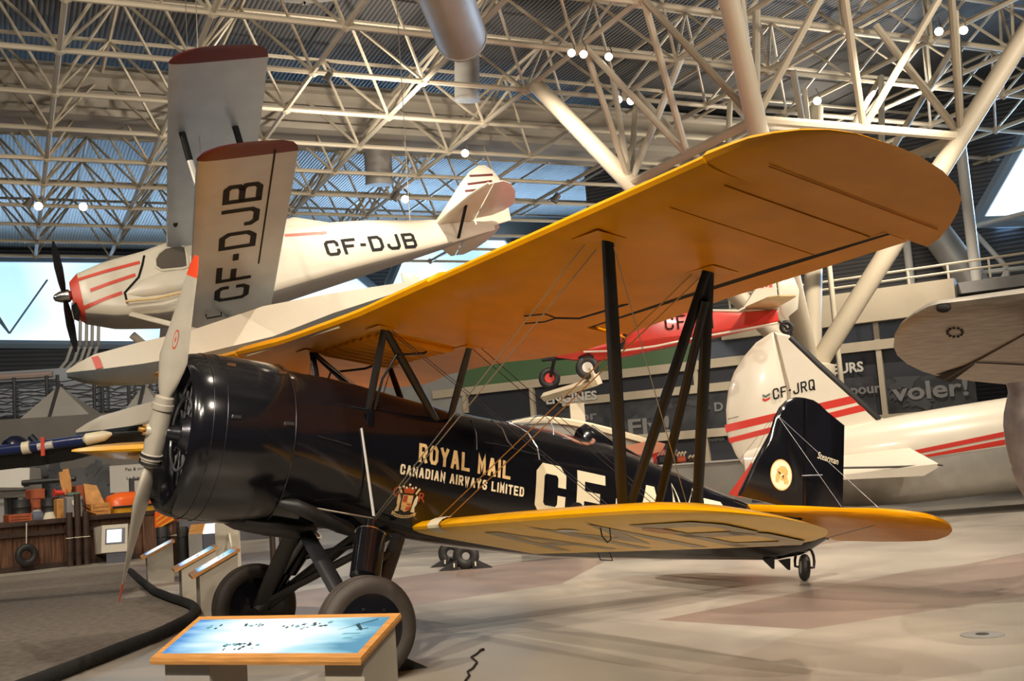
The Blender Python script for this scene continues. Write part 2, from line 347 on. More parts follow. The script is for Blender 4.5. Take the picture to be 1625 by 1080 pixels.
# space frame: square grid below, offset square grid above, pyramids between
sf = MB(); K0, K1, M0, M1 = -4, 14, -4, 10
ZT = ZB + 1.85
def node(k, q): return G(MOD * k, 8.55 + MOD * q, ZB)
def tnode(k, q): return G(MOD * (k + .5), 8.55 + MOD * (q + .5), ZT)
for k in range(K0, K1 + 1):
    sf.tube([node(k, M0), node(k, M1)], .062, 6); 
    if k < K1: sf.tube([tnode(k, M0), tnode(k, M1 - 1)], .05, 5)
for q in range(M0, M1 + 1):
    sf.tube([node(K0, q), node(K1, q)], .062, 6)
    if q < M1: sf.tube([tnode(K0, q), tnode(K1 - 1, q)], .05, 5)
for k in range(K0, K1):
    for q in range(M0, M1):
        if k >= 5 and q >= 2: continue      # the frame behind the tree column is only chords
        t = tnode(k, q)
        for a, c in ((0, 0), (1, 0), (0, 1), (1, 1)): sf.tube([node(k + a, q + c), t], .038, 5, caps=False)
for k in range(K0, K1 + 1):
    for q in range(M0, M1 + 1): sf.sphere(node(k, q), .13, 6)
struct(sf.build('ceiling_space_frame', 'tube', ang=50))

# tree column: four big legs from a pier up to the roof frame, braced by a ring and small pyramids
base = G(14.75, 9.6, 3.05)
tops = [node(4, 2), node(7, 2), node(7, -1), node(4, -1)]
tops = [G(10.5, 13.35, ZB), G(18.9, 13.3, ZB), G(18.9, 5.9, ZB), G(10.5, 5.9, ZB)]
tc_o = thing('tree_column', 'cream steel tree column with four splayed legs holding up the roof frame', 'column', loc=(base.x, base.y, 0))
inv = tc_o.matrix_world.inverted()
for tp in tops:
    MB().tube([base, base.lerp(tp, .5), tp], [.21, .21, .19], 16).xf(inv).build('leg', 'tube', tc_o)
pr = MB().lathe([(0, .45), (.1, .45), (.1, .36), (2.6, .34), (2.9, .5), (3.2, .5), (3.3, .2)], (base.x, base.y, 0), (0, 0, 1), 24).xf(inv).build('pier', 'pier', tc_o)
ring = [base.lerp(tp, .635) for tp in tops]; br = MB()
for i in range(4):
    a, c = ring[i], ring[(i + 1) % 4]; br.tube([a, c], .10, 8)
    mid = (a + c) / 2
    lowm = base.lerp((tops[i] + tops[(i + 1) % 4]) / 2, .635)
    up = [tops[i], tops[(i + 1) % 4], (tops[i] * 2 + tops[(i + 1) % 4]) / 3, (tops[i] + tops[(i + 1) % 4] * 2) / 3]
    for q in (0, 2): br.tube([a, up[2]], .075, 8)
    br.tube([c, up[3]], .075, 8); br.tube([mid, up[2]], .075, 8); br.tube([mid, up[3]], .075, 8)
cen = sum(tops, V(0, 0, 0)) / 4
for i in range(4):
    inn = tops[i].lerp(cen, .62); br.tube([ring[i], inn], .085, 8)
    inn2 = tops[i].lerp(tops[(i + 1) % 4], .33).lerp(tops[i].lerp(tops[(i + 3) % 4], .33), .5) * 1.0
    br.tube([ring[i], V(inn2.x, inn2.y, ZB)], .07, 8)
br.xf(inv).build('bracing', 'tube', tc_o)

# beige bulkhead across the roof, ducts in the frame
bh = MB().box((8, 21.2, 12.0), (70, 2.2, 1.25)); bh.box((8, 20.1, 11.28), (70, .5, .18)); bh.box((8, 19.95, 12.35), (70, .3, .1)); bh.box((8, 20.02, 11.85), (70, .16, .06))
o = bh.build('ceiling_bulkhead', mat('bulkhead_beige', (.42, .37, .30), .7, var=.12, scale=.7, stretch=(.2, 1, 6)), smooth=False); o.matrix_world = GF.M; struct(o)
def duct(pts, r, label, n=18):
    p0 = V(*pts[0]); o = thing('air_duct', label, 'duct', loc=p0); inv = o.matrix_world.inverted()
    MB().tube(pts, r, n).xf(inv).build('duct_tube', 'duct', o)
    mb = MB()
    for i in range(len(pts) - 1):
        a, c = V(*pts[i]), V(*pts[i + 1]); L = (c - a).length; q = max(1, int(L / 1.6))
        for j in range(q + 1): p = a.lerp(c, j / q); d = (c - a).normalized(); mb.tube([p - d * .03, p + d * .03], r * 1.04, n)
    mb.xf(inv).build('collar', 'duct', o)
    a = V(*pts[0]); MB().tube([a, V(a.x, a.y, 13.08)], .02, 6).xf(inv).build('hanger_rod', 'duct', o)
    return o
duct([G(-6, 13.2, 12.3), G(4.9, 13.0, 12.3), G(12.6, 8.4, 12.3)], .55, 'long grey round air duct running through the roof frame above the hanging floatplane')
duct([at(741, 60, 26.5), at(741, 158, 26.5)], .30, 'short upright grey duct ending in an open grille under the beige bulkhead')
duct([at(598, 218, 34), at(602, 292, 34)], .42, 'dark upright duct stub hanging below the roof frame above the hanging floatplane tail')
duct([at(735, 110, 19.5) + V(0, 0, .6), at(700, 70, 17) + V(0, 0, 1.2)], .45, 'stubby grey duct end tilted inside the roof frame near the tree column leg')
# end wall with clerestory windows (daylight)
M['endwall'] = stripes('ribbed_wall_dark', (.10, .105, .12), (.05, .052, .06), 1.6, 2, .7, .2)
WT = 46.0
o = MB().box((0, WT + .3, 6.5), (90, .5, 13.2)).build('wall_back', 'endwall', smooth=False); o.matrix_world = GF.M; struct(o)
def win_mat(name, col, s, col2):
    """translucent daylight panel: pale, bluer towards its edges"""
    mt = mat(name, col, .6); nt = mt.node_tree; b = nt.nodes['Principled BSDF']; b.inputs['Emission Strength'].default_value = s
    tc = nt.nodes.new('ShaderNodeTexCoord'); no = nt.nodes.new('ShaderNodeTexNoise'); no.inputs['Scale'].default_value = .22; no.inputs['Detail'].default_value = 1
    rp = nt.nodes.new('ShaderNodeValToRGB'); rp.color_ramp.elements[0].color = (*col2, 1); rp.color_ramp.elements[1].color = (*col, 1)
    rp.color_ramp.elements[0].position = .36; rp.color_ramp.elements[1].position = .56
    nt.links.new(tc.outputs['Object'], no.inputs[0]); nt.links.new(no.outputs[0], rp.inputs[0]); nt.links.new(rp.outputs[0], b.inputs['Emission Color'])
    return mt
M['daylight'] = win_mat('daylight_panel', (.82, .93, 1.0), 1.25, (.42, .72, .95))
M['win_frame'] = mat('window_frame', (.34, .44, .55), .4, .2)
def window(n, frame, poly, y, bars=()):
    """poly: pixel outline on the wall plane y"""
    P = [frame.y(u, v, y) for u, v in poly]; pts = [(p.x, p.z) for p in P]
    w_ = MB(); w_.plate(pts, lambda a, c, h: V(a, y - .1 + h, c), .12, inset=.01)
    o = w_.build('window_%d' % n, 'daylight', smooth=False); o.matrix_world = frame.M; struct(o)
    f = MB()
    for i in range(len(pts)):
        a, c = pts[i], pts[(i + 1) % len(pts)]; f.tube([V(a[0], y - .22, a[1]), V(c[0], y - .22, c[1])], .22, 6)
    for (u0, v0, u1, v1) in bars:
        a, c = frame.y(u0, v0, y), frame.y(u1, v1, y); f.tube([V(a.x, y - .22, a.z), V(c.x, y - .22, c.z)], .05, 6)
    fo = f.build('window_frame', 'win_frame', o)
    return o
window(1, GF, [(-260, 408), (540, 416), (625, 486), (640, 552), (-260, 545)], WT, ((15, 530, 75, 445), (15, 530, -60, 440), (330, 412, 330, 552), (-60, 410, 15, 530)))
window(2, GF, [(648, 372), (790, 364), (872, 470), (600, 486)], WT - 4, ())
# soft sky light pouring in through the clerestory onto the roof deck and frame
area('clerestory_light', GF.M @ V(-4, WT - 1.2, 10.0), GF.M @ V(-4, 24, 16.5), 30, 3.0, 520, DAY)
area('clerestory_light', GF.M @ V(20, WT - 6, 10.0), GF.M @ V(14, 22, 15.5), 14, 3.0, 380, DAY)

# right-hand side: exhibit facade and the ribbed wall behind it
W0, W1 = at(733, 623, 36.5), at(1418, 547, 29.5)
FA = frame_at((W0.x, W0.y, 0), math.atan2(W1.y - W0.y, W1.x - W0.x))
def fz(u, v, y=0.0): return FA.y(u, v, y).z
def fx(u, v, y=0.0): return FA.y(u, v, y).x
M['sidewall'] = stripes('ribbed_wall_grey', (.135, .135, .14), (.075, .075, .08), 2.2, 2, .7, .3)
o = MB().box(((fx(945, 500, 9) + 45) / 2, 9.2, 6.5), (45 - fx(945, 500, 9), .4, 13.4)).build('wall_right', 'sidewall', smooth=False); o.matrix_world = FA.M; struct(o)
window(3, FA, [(1548, 355), (1628, 215), (1780, 215), (1780, 348)], 8.9, ((1560, 352, 1640, 352),))
area('clerestory_light', FA.M @ V(fx(1690, 300, 8.8), 8.3, fz(1690, 300, 8.8)), FA.M @ V(fx(1300, 200, 0), -6, 10.5), 5, 4, 500, DAY)
# gallery edge and its handrail along the top of the facade
zt0, zt1 = fz(1400, 510), fz(1400, 462)
xl, xr = fx(560, 560), fx(1530, 560)
M['fac_beige'] = mat('facade_beige', (.50, .43, .32), .6, var=.05, scale=2)
M['fac_char'] = mat('facade_charcoal', (.030, .033, .042), .5)
M['fac_blue'] = mat('facade_blue_grey', (.085, .10, .135), .5)
M['fac_green'] = mat('facade_green', (.085, .16, .075), .5)
M['fac_mural'] = mat('facade_mural', (.012, .013, .016), .45, var=1, scale=1.6, col2=(.07, .072, .08))
M['fac_pale'] = mat('facade_pale', (.33, .33, .32), .6, var=.08, scale=2)
M['fac_letter'] = mat('facade_letter', (.62, .60, .54), .6)
M['fac_grey'] = mat('facade_grey_letter', (.22, .22, .22), .6)
zL1 = fz(1085, 582); zL2 = fz(1000, 628); zL3 = fz(1085, 690)
fw = thing('exhibit_facade', 'long charcoal exhibit wall with cream rails and engine hall lettering behind the white tail', 'exhibit wall', frame=FA)
def fbox(x0, x1, z0, z1, y0, y1): return MB().box(((x0 + x1) / 2, (y0 + y1) / 2, (z0 + z1) / 2), (x1 - x0, y1 - y0, z1 - z0))
fbox(xl, xr, 0, zt1, 0, .35).build('backing', 'fac_char', fw, False)
fbox(fx(1150, 520), xr, zt0, zt1 + .05, -.35, 0).build('gallery_edge', 'fac_beige', fw, False)
for z_, h_, x0_, x1_ in ((zL1, .26, fx(690, 620), xr), (zL2, .24, fx(895, 635), fx(1240, 610)), (zL3, .24, fx(1000, 690), xr)):
    fbox(x0_, x1_, z_ - h_ / 2, z_ + h_ / 2, -.16, 0).build('rail', 'fac_beige', fw, False)
for u, v, za, zb in ((846, 620, fz(846, 665), zL1), (1106, 590, zL2, zL1 + 1.6), (1396, 560, zL3 - .1, zt0), (1124, 720, 0, zL3), (738, 600, fz(738, 655), zL1)):
    x_ = fx(u, v); fbox(x_ - .07, x_ + .07, za, zb, -.14, 0).build('mullion', 'fac_beige', fw, False)
fbox(fx(560, 600), fx(735, 620), fz(640, 670), fz(640, 570), -.05, 0).build('pale_panel', 'fac_pale', fw, False)
fbox(fx(735, 600), fx(1104, 580), zL1 + .13, fz(1100, 500), -.06, 0).build('green_panel', 'fac_green', fw, False)
fbox(fx(1108, 580), fx(1500, 540), zL1 + .13, zt0, -.06, 0).build('blue_panel', 'fac_blue', fw, False)
for u0, u1 in ((880, 1122), (1128, 1392), (1402, 1552)):
    fbox(fx(u0, 650), fx(u1, 640), zL3 + .12, zL2 - .12 if u0 < 1300 else fz(1450, 598), -.05, 0).build('mural', 'fac_mural', fw, False)
# grey shapes of the photo mural (aircraft parts), letters
mu = MB(); rr = random.Random(3)
for i in range(34):
    u = rr.uniform(890, 1118) if i < 22 else rr.uniform(1410, 1480); v = 0
    x_ = fx(u, 650); z_ = rr.uniform(zL3 + .35, zL2 - .35); a = rr.uniform(-.8, .8); L_, h_ = rr.uniform(.25, .8), rr.uniform(.04, .16)
    mu.add([V(x_ + q[0], -.056 - .0006 * i, z_ + q[1]) for q in (rot2(a, -L_ / 2, -h_), rot2(a, L_ / 2, -h_ * .4), rot2(a, L_ * .45, h_), rot2(a, -L_ * .3, h_ * .6))], [(0, 1, 2, 3)])
mu.add([V(fx(u, v), -.058, fz(u, v)) for u, v in ((1418, 598), (1462, 596), (1446, 612), (1430, 612))], [(0, 1, 2, 3)])
mu.build('mural_print', mat('mural_shape_grey', (.065, .067, .075), .5), fw, False)
def ftext(txt, u0, v0, u1, hpx, mtl, y=-.09, **k):
    x0, z0 = fx(u0, v0), fz(u0, v0); wd = fx(u1, v0) - x0; h = hpx * 31 / FPX
    mb = MB(); font_text(mb, txt, lambda a, c: V(x0 + a, y, z0 + c), h, wd, **k); return mb.build('lettering', mtl, fw, False)
ftext('ENGINES', 872, 641, 953, 15, 'fac_letter', -.2, bold=.012)
ftext('MOTEURS', 1277, 598, 1373, 15, 'fac_letter', -.09, bold=.012)
ftext('for', 915, 668, 950, 16, 'fac_grey', bold=.01); ftext('Fly!', 1000, 690, 1066, 27, 'fac_grey', bold=.015)
ftext('pour', 1352, 626, 1400, 15, 'fac_grey', bold=.01); ftext('voler!', 1418, 636, 1540, 26, 'fac_grey', bold=.015)
ftext('D', 1136, 652, 1150, 14, 'fac_grey', bold=.01); ftext('NAPIER', 1128, 700, 1152, 5, 'fac_grey')
# gallery floor and rail behind the top edge
gr = thing('gallery_handrail', 'pale steel handrail running along the gallery above the exhibit wall', 'railing', frame=FA)
rl = MB(); zr = zt1 + .05
for k in (.28, .5): rl.tube([V(fx(1150, 500), .5, zr + k), V(fx(1640, 460), .5, zr + k)], .035, 6)
rl.build('rail', 'tube', gr)
for i in range(9):
    x_ = fx(1150, 500) + i * (fx(1640, 460) - fx(1150, 500)) / 8; MB().tube([V(x_, .5, zr), V(x_, .5, zr + .5)], .03, 6).build('post', 'tube', gr)
o = fbox(xl, xr + 12, zt1 - .3, zt1, .35, 8.9).build('gallery_floor', 'grey_mid', None, False); o.matrix_world = FA.M; struct(o)
# pale wall columns standing behind
for i, (u0, v0, u1, v1, y, r, lab) in enumerate(((1523, 223, 1545, 400, 4.0, .16, 'slim pale steel post rising right beside the yellow wing tip'),
        (1313, 420, 1338, 610, -1.2, .07, 'slim cream post standing in front of the lettering beside the tree column'),
        (1430, 345, 1455, 490, 7.5, .13, 'thin pale post on the gallery to the right of the aileron end'))):
    a, c = FA.y(u0, v0, y), FA.y(u1, v1, y); xm = (a.x + c.x) / 2
    p = FA.M @ V(xm, y, 0); o = thing('steel_post', lab, 'post', loc=p)
    zf_ = zt1 if y > 0 else 0; MB().tube([V(0, 0, zf_), V(0, 0, 10.3)], r, 10).build('shaft', 'grey_pale' if y > 0 else 'pier', o); MB().lathe([(0, r * 1.9), (.06, r * 1.9), (.06, r)], (0, 0, zf_), (0, 0, 1), 12).build('foot', 'grey_pale', o)
# big slanted duct and the white truss over the gallery
a, c = FA.y(1490, 375, 7), FA.y(1560, 470, 7)
o = thing('air_duct', 'wide slanted grey duct coming down behind the yellow wing tip', 'duct', loc=FA.M @ V(a.x, 7, a.z)); inv = o.matrix_world.inverted()
p0, p1 = FA.M @ V(a.x, 7, a.z), FA.M @ V(c.x, 7, c.z)
MB().tube([p0 + (p0 - p1) * .3, p1], .48, 18).xf(inv).build('duct_tube', 'duct', o)
tr = thing('gallery_truss', 'white steel lattice frame standing on the gallery above the bare metal wing', 'truss', frame=FA)
q = lambda u, v: FA.y(u, v, 5.0)
tm = MB()
for (u0, v0, u1, v1) in ((1548, 370, 1560, 478), (1548, 370, 1598, 425), (1598, 425, 1600, 470), (1598, 430, 1572, 472), (1560, 432, 1650, 422), (1560, 445, 1650, 437), (1540, 360, 1660, 330), (1598, 425, 1586, 470)):
    tm.tube([q(u0, v0), q(u1, v1)], .075, 7)
tm.build('lattice', 'grey_pale', tr)

# mezzanine at the far left: low wall, posts and nets, tents
MF = frame_at(at(60, 700, 33), -YAW + .1)
def mz(u, v, y=0.0): return MF.y(u, v, y)
MF.M.translation.z = 0; MF = Frame(MF.M)
zt = mz(60, 662).z
o = fbox(mz(-120, 660).x, mz(330, 660).x, 0, zt, 0, 5).build('wall_mezzanine', mat('mezzanine_wall', (.16, .145, .13), .7, var=.1, scale=1.5), None, False); o.matrix_world = MF.M; struct(o)
ft = thing('rolled_netting_rack', 'long blue-grey rack of sagging netting on posts behind the grey canvas tents', 'rack', frame=MF)
nb = MB(); rr = random.Random(5)
xa, xb = mz(-100, 640, 3).x, mz(300, 640, 3).x; zb_, zc_ = mz(60, 658, 3).z, mz(60, 600, 3).z
for i in range(8):
    z0 = zb_ + (zc_ - zb_) * (i + .5) / 8; pts = []
    for j in range(31):
        x_ = xa + (xb - xa) * j / 30; pts.append(V(x_, 3 + rr.uniform(-.1, .1), z0 - .12 * abs(math.sin(j * .75 + i * .9)) + rr.uniform(-.03, .03)))
    nb.tube(pts, .022, 5)
nb.build('netting', 'grey_dark', ft)
bk = MB().box(((xa + xb) / 2, 3.6, (zb_ + zc_) / 2 + .2), (xb - xa, .12, zc_ - zb_ + .3)); bk.build('back_sheet', mat('pale_blue_sheet', (.36, .40, .46), .7, var=.1, scale=1), ft, False)
MB().tube([V(xa, 2.9, zc_ + .1), V(mz(85, 600, 3).x, 2.9, zc_ + .1)], .11, 8).build('top_rail', mat('pink_rail', (.42, .33, .30), .5), ft)
for u in (23, 75, 92, 150, 163, 205, 240):
    x_ = mz(u, 640, 2.8).x; MB().tube([V(x_, 2.8, zt), V(x_, 2.8, zc_ + .05)], .06, 8).build('post', 'grey_dark', ft)
for (ul, ut, ur, vt, vb, lab) in ((38, 97, 148, 612, 660, 'grey pyramid tent with a dark pole flap beside the netting rack'), (200, 232, 262, 610, 645, 'small grey tent peak showing between the two float noses')):
    pl, pt, pr_ = mz(ul, vb, .8), mz(ut, vt, 1.6), mz(ur, vb, .8)
    o = thing('canvas_tent', lab, 'tent', frame=MF)
    MB().add([V(pl.x, .4, zt + .01), V(pr_.x, .4, zt + .01), V(pr_.x, 2.4, zt + .01), V(pl.x, 2.4, zt + .01), V(pt.x, 1.4, pt.z)], [(0, 1, 4), (1, 2, 4), (2, 3, 4), (3, 0, 4)]).build('canvas', mat('tent_canvas', (.40, .38, .35), .8, var=.06, scale=2), o, False)
    MB().tube([V(pt.x, 1.38, pt.z + .1), V(pt.x, .36, zt + .02)], .05, 6).build('pole', 'grey_dark', o)
# bent pale pipes coming down the end wall
for i, u in enumerate((112, 124, 134, 143, 153)):
    pts = [at(u + 4, 480, 40), at(u + 3, 545, 40), at(u - 6, 572, 40), at(u - 22 - 3 * i, 592, 40), at(u - 28 - 4 * i, 604, 40), at(u - 28 - 4 * i, 650, 40)]; pts.append(V(pts[-1].x, pts[-1].y, 0))
    o = thing('bent_pipe', 'pale pipe bent above the near float nose, %s of the five' % ('leftmost', 'second from left', 'middle', 'second from right', 'rightmost')[i], 'pipe', loc=pts[-1], group='bent pipes by the end window'); inv = o.matrix_world.inverted()
    MB().tube(pts, .06, 10).xf(inv).build('pipe_run', 'grey_pale', o)
    MB().tube([pts[1] + V(0, 0, .1), pts[1] - V(0, 0, .1)], .085, 10).xf(inv).build('clamp', 'grey_mid', o)
# ------------------------------------------------------------------ the black and yellow mail biplane
TH, HH = 0.16005, 2.02936
_c, _s = math.cos(TH), math.sin(TH)
m = Matrix(((_c, 0, _s, 0), (0, 1, 0, 0), (-_s, 0, _c, HH), (0, 0, 0, 1)))   # x aft along the thrust line, y starboard, z up; origin at the propeller
BF = Frame(m)
def b3(x, p, z): return V(x, -p, z)             # p: to port (the near side)
mail = thing('mail_biplane', 'black mail biplane with yellow wings and white registration letters', 'aircraft', frame=BF)
TAB = [(.92, .655, -.68, .675, 2.0), (1.1, .64, -.685, .655, 2.05), (1.35, .635, -.682, .62, 2.2), (1.6, .615, -.68, .58, 2.35), (2.06, .556, -.70, .535, 2.6), (2.5, .505, -.735, .51, 2.7), (2.9, .482, -.757, .495, 2.7),
       (3.4, .462, -.775, .48, 2.6), (3.9, .44, -.785, .455, 2.5), (4.45, .41, -.768, .42, 2.4), (4.9, .315, -.742, .385, 2.4), (5.4, .20, -.722, .335, 2.5), (5.94, .067, -.695, .275, 2.6), (6.5, -.045, -.665, .205, 2.6),
       (7.0, -.06, -.64, .145, 2.4), (7.46, -.08, -.55, .09, 2.2), (7.84, -.12, -.36, .035, 2.0)]
def prof(x, tab=TAB):
    x = max(tab[0][0], min(tab[-1][0], x))
    for i in range(len(tab) - 1):
        if x <= tab[i + 1][0]:
            f = (x - tab[i][0]) / (tab[i + 1][0] - tab[i][0]); f2 = f
            return [a + (c - a) * f2 for a, c in zip(tab[i], tab[i + 1])][1:]
def ringf(x, n=36, tab=TAB, k=1.0):
    t, bt, wd, e = prof(x, tab); zc, h = (t + bt) / 2, (t - bt) / 2; out = []
    for j in range(n):
        a = 2 * math.pi * j / n; ca, sa = math.cos(a), math.sin(a)
        out.append(b3(x, wd * k * math.copysign(abs(ca) ** (2 / e), ca), zc + h * k * math.copysign(abs(sa) ** (2 / e), sa)))
    return out
def side(x, z, off=.004, tab=TAB):
    t, bt, wd, e = prof(x, tab); zc, h = (t + bt) / 2, (t - bt) / 2; q = min(.999, abs((z - zc) / h))
    return b3(x, wd * (1 - q ** e) ** (1 / e) + off, z)
xs = [.92 + (7.84 - .92) * i / 60 for i in range(61)]
fus = MB().loft([ringf(x) for x in xs], True).build('fuselage', 'black', mail)
# cowling: ring nose, main drum, seams
cw = MB()
P_ = [(.50, .50), (.30, .535), (.17, .555), (.105, .585), (.09, .615), (.11, .645), (.17, .668), (.26, .682), (.36, .687), (.60, .692), (.90, .690), (.93, .668), (.90, .64)]
cw.lathe([(d, r) for d, r in P_], b3(0, 0, -.004), (1, 0, 0), 64)
cowl = cw.build('cowling', 'black', mail, ang=60)
sm = MB()
for d, r in ((.245, .6825), (.352, .6885), (.915, .692)): sm.torus(b3(d, 0, -.004), (1, 0, 0), r, .003, 64, 6)
sm.build('seam', 'engine', cowl)
cl = MB()
for ang in (10, 55):
    for d in (.42, .86):
        a = R(ang); cl.box(b3(d, .692 * math.cos(a), .692 * math.sin(a)), (.07, .02, .025))
cl.build('clip', 'chrome', cowl)
bl = MB()
for ang, d in ((38, .30), (38, .12)): pass
# engine
en = MB(); en.lathe([(.16, .02), (.17, .11), (.24, .16), (.36, .20), (.60, .22)], b3(0, 0, 0), (1, 0, 0), 20)
engine = en.build('engine', 'engine', mail)
for k in range(9):
    a = 2 * math.pi * k / 9 + .17; d = b3(0, math.sin(a), math.cos(a)); c = MB(); p0 = b3(.40, 0, 0)
    pr = []
    for i in range(14): r = .20 + i * .022; pr += [(r, .075), (r + .010, .075), (r + .010, .092), (r + .017, .092), (r + .017, .075)]
    pr += [(.505, .08), (.53, .06), (.535, .001)]
    c.lathe(pr, p0, d, 14); c.box(p0 + d * .50 + b3(-.05, 0, 0), (.09, .07, .05), (Vector((1, 0, 0)), d.cross(Vector((1, 0, 0))), d))
    cy = c.build('cylinder', 'engine', engine)
    r_ = MB(); e2 = d.cross(Vector((1, 0, 0)))
    for s_ in (-1, 1): r_.tube([b3(.24, 0, 0) + d * .16 + e2 * .05 * s_, b3(.30, 0, 0) + d * .50 + e2 * .075 * s_], .012, 7)
    r_.build('pushrod', 'engine_light', engine)
MB().torus(b3(.20, 0, 0), (1, 0, 0), .30, .012, 40, 8).build('ignition_ring', 'engine_light', engine)

# propeller
PHI, RP = .3565, 1.468
pr_ = thing('propeller', None, None); pr_.parent = mail; del_ = None
prop = pr_
rad = b3(0, math.sin(PHI), math.cos(PHI)); tan = b3(0, math.cos(PHI), -math.sin(PHI)); axv = b3(1, 0, 0)
hb = MB(); hb.lathe([(-.30, .055), (-.29, .075), (-.24, .078), (-.235, .088), (-.19, .088), (-.185, .075), (-.10, .082), (.10, .082), (.185, .075), (.19, .088), (.235, .088), (.24, .078), (.29, .075), (.30, .055)], b3(0, 0, 0), rad, 20, caps=True)
hb.lathe([(-.10, .03), (-.095, .05), (-.05, .06), (.06, .062)], b3(0, 0, 0), axv, 18, caps=True)
hb.build('hub', 'prop', prop)
MB().lathe([(.05, .055), (.17, .07), (.22, .09)], b3(0, 0, 0), axv, 18, caps=True).build('prop_shaft', 'engine', prop)
for d_ in (-.205, -.265): MB().lathe([(d_ - .012, .09), (d_ - .012, .0905), (d_ + .012, .0905), (d_ + .012, .09)], b3(0, 0, 0), rad, 20).build('clamp_band', 'rubber_dark', prop)
nut = MB()
for k in range(6):
    a = k * math.pi / 3; nut.lathe([(-.115, .008), (-.115, .013), (-.07, .013)], b3(0, .035 * math.cos(a), .035 * math.sin(a)), axv, 6, caps=True)
nut.lathe([(-.15, .001), (-.15, .02), (-.09, .022)], b3(0, 0, 0), axv, 10, caps=True)
nut.build('hub_nut', 'brass_wire', prop)
for sg in (1, -1):
    blade = MB(); rings = []
    for i in range(15):
        f = i / 14; r = .27 + (RP - .27) * f
        ch = .075 + (.285 - .075) * min(1, f / .28) ** .8 if f < .28 else .285 - (.285 - .105) * ((f - .28) / .72) ** 1.15
        if f > .93: ch *= math.sqrt(max(.08, 1 - ((f - .93) / .085) ** 2))
        th = (.072 * (1 - f) ** 1.6 + .012) if f > .03 else .075
        pit = R(52 - 34 * f ** .7); cv = tan * sg * math.cos(pit) + axv * math.sin(pit); nv = rad.cross(cv).normalized()
        rings.append([rad * (sg * r) + cv * (ch / 2 * math.cos(2 * math.pi * j / 16)) + nv * (th / 2 * math.sin(2 * math.pi * j / 16)) for j in range(16)])
    k_ = 13
    blade.loft(rings, True); nf = len(blade.f)
    o = blade.build('blade', ['prop', 'red_tip'], prop)
    for p in o.data.polygons:
        c_ = p.center.dot(rad) * sg
        if c_ > RP - .13: p.material_index = 1
    # the small oval maker's mark half-way along
    mk = MB(); f = .42; r = .27 + (RP - .27) * f; pit = R(52 - 34 * f ** .7); cv = tan * sg * math.cos(pit) + axv * math.sin(pit); nv = rad.cross(cv).normalized()
    if nv.dot(BF.I @ CAM) < 0: nv = -nv
    for q, s_, mi in ((.044, 1.0, 0), (.035, 1.0, 1), (.012, 1.0, 0)):
        mk.add([rad * (sg * r) + nv * (.0245 + .0012 * (.05 - q) * 20) + cv * (.62 * q * math.cos(2 * math.pi * j / 20)) + rad * (1.9 * q * math.sin(2 * math.pi * j / 20)) for j in range(20)], [tuple(range(20))], mi)
    if sg == 1: mk.build('maker_mark', ['crest_red', 'prop'], prop)

# airfoil and wings
AF = [(1, .001, 0), (.8, .052, .0), (.6, .0915, .0), (.4, .114, 0), (.3, .117, 0), (.2, .113, .0006), (.1, .096, .004), (.05, .08, .009), (.0125, .055, .019), (0, .035, .035)]
def wing_ring(p, x0, x1, zf, tf=1.0, kk=1.0):
    c = x1 - x0; up = [(x0 + q[0] * c, q[1]) for q in AF]; lo = [(x0 + q[0] * c, q[2]) for q in reversed(AF[1:-1])]
    mid = .035
    return [b3(x, p, zf(x, p) + (mid + (z - mid) * tf) * c * kk) for x, z in up + lo] + [b3(x1, p, zf(x1, p) + mid * c * (1 - tf) * kk)]
def uz(x, p): return 1.0018 + max(0, abs(p) - .9) * .0389 - (x - 1.3156) * .0319
def lz(x, p): return -.672 + abs(p) * .0409 - (x - 2.2108) * .0834
TIPU = [(5.085, 1.235, 3.0, .86), (5.22, 1.238, 2.93, .78), (5.39, 1.246, 2.80, .68), (5.52, 1.285, 2.68, .58), (5.64, 1.345, 2.545, .46), (5.74, 1.425, 2.36, .33), (5.81, 1.53, 2.16, .2), (5.862, 1.74, 1.92, .06)]
uw = MB()
ST = [(0, 1.25, 2.92, 1), (.55, 1.25, 2.93, 1), (.95, 1.25, 3.03, 1), (1.4, 1.25, 3.12, 1), (2.13, 1.245, 3.09, 1), (2.135, 1.245, 2.69, 1), (3.2, 1.24, 2.64, 1), (4.2, 1.238, 2.62, 1), (5.08, 1.235, 2.65, .86)]
full = ST + TIPU
rings = [wing_ring(-p, a, c, uz, t) for p, a, c, t in reversed(full)] + [wing_ring(p, a, c, uz, t) for p, a, c, t in full[1:]]
uw.loft(rings, True)
up_o = uw.build('upper_wing', 'yellow', mail, ang=30)
for sg in (1, -1):
    al = MB()
    al.loft([wing_ring(sg * p, a - .06, c, lambda x, q: uz(x, q) + .012, .5, 1.0) for p, a, c in ((2.16, 2.77, 3.07), (3.5, 2.71, 2.93), (5.06, 2.71, 2.86))], True)
    al.build('aileron', 'yellow', up_o, ang=30)
    MB().add([b3(x, sg * p, uz(x, p) + .006 + d) for p, x, d in ((2.13, 2.66, 0), (2.13, 2.80, .02), (5.085, 2.78, .02), (5.085, 2.62, 0))], [(0, 1, 2, 3)]).build('hinge_gap', 'ink', up_o, False)
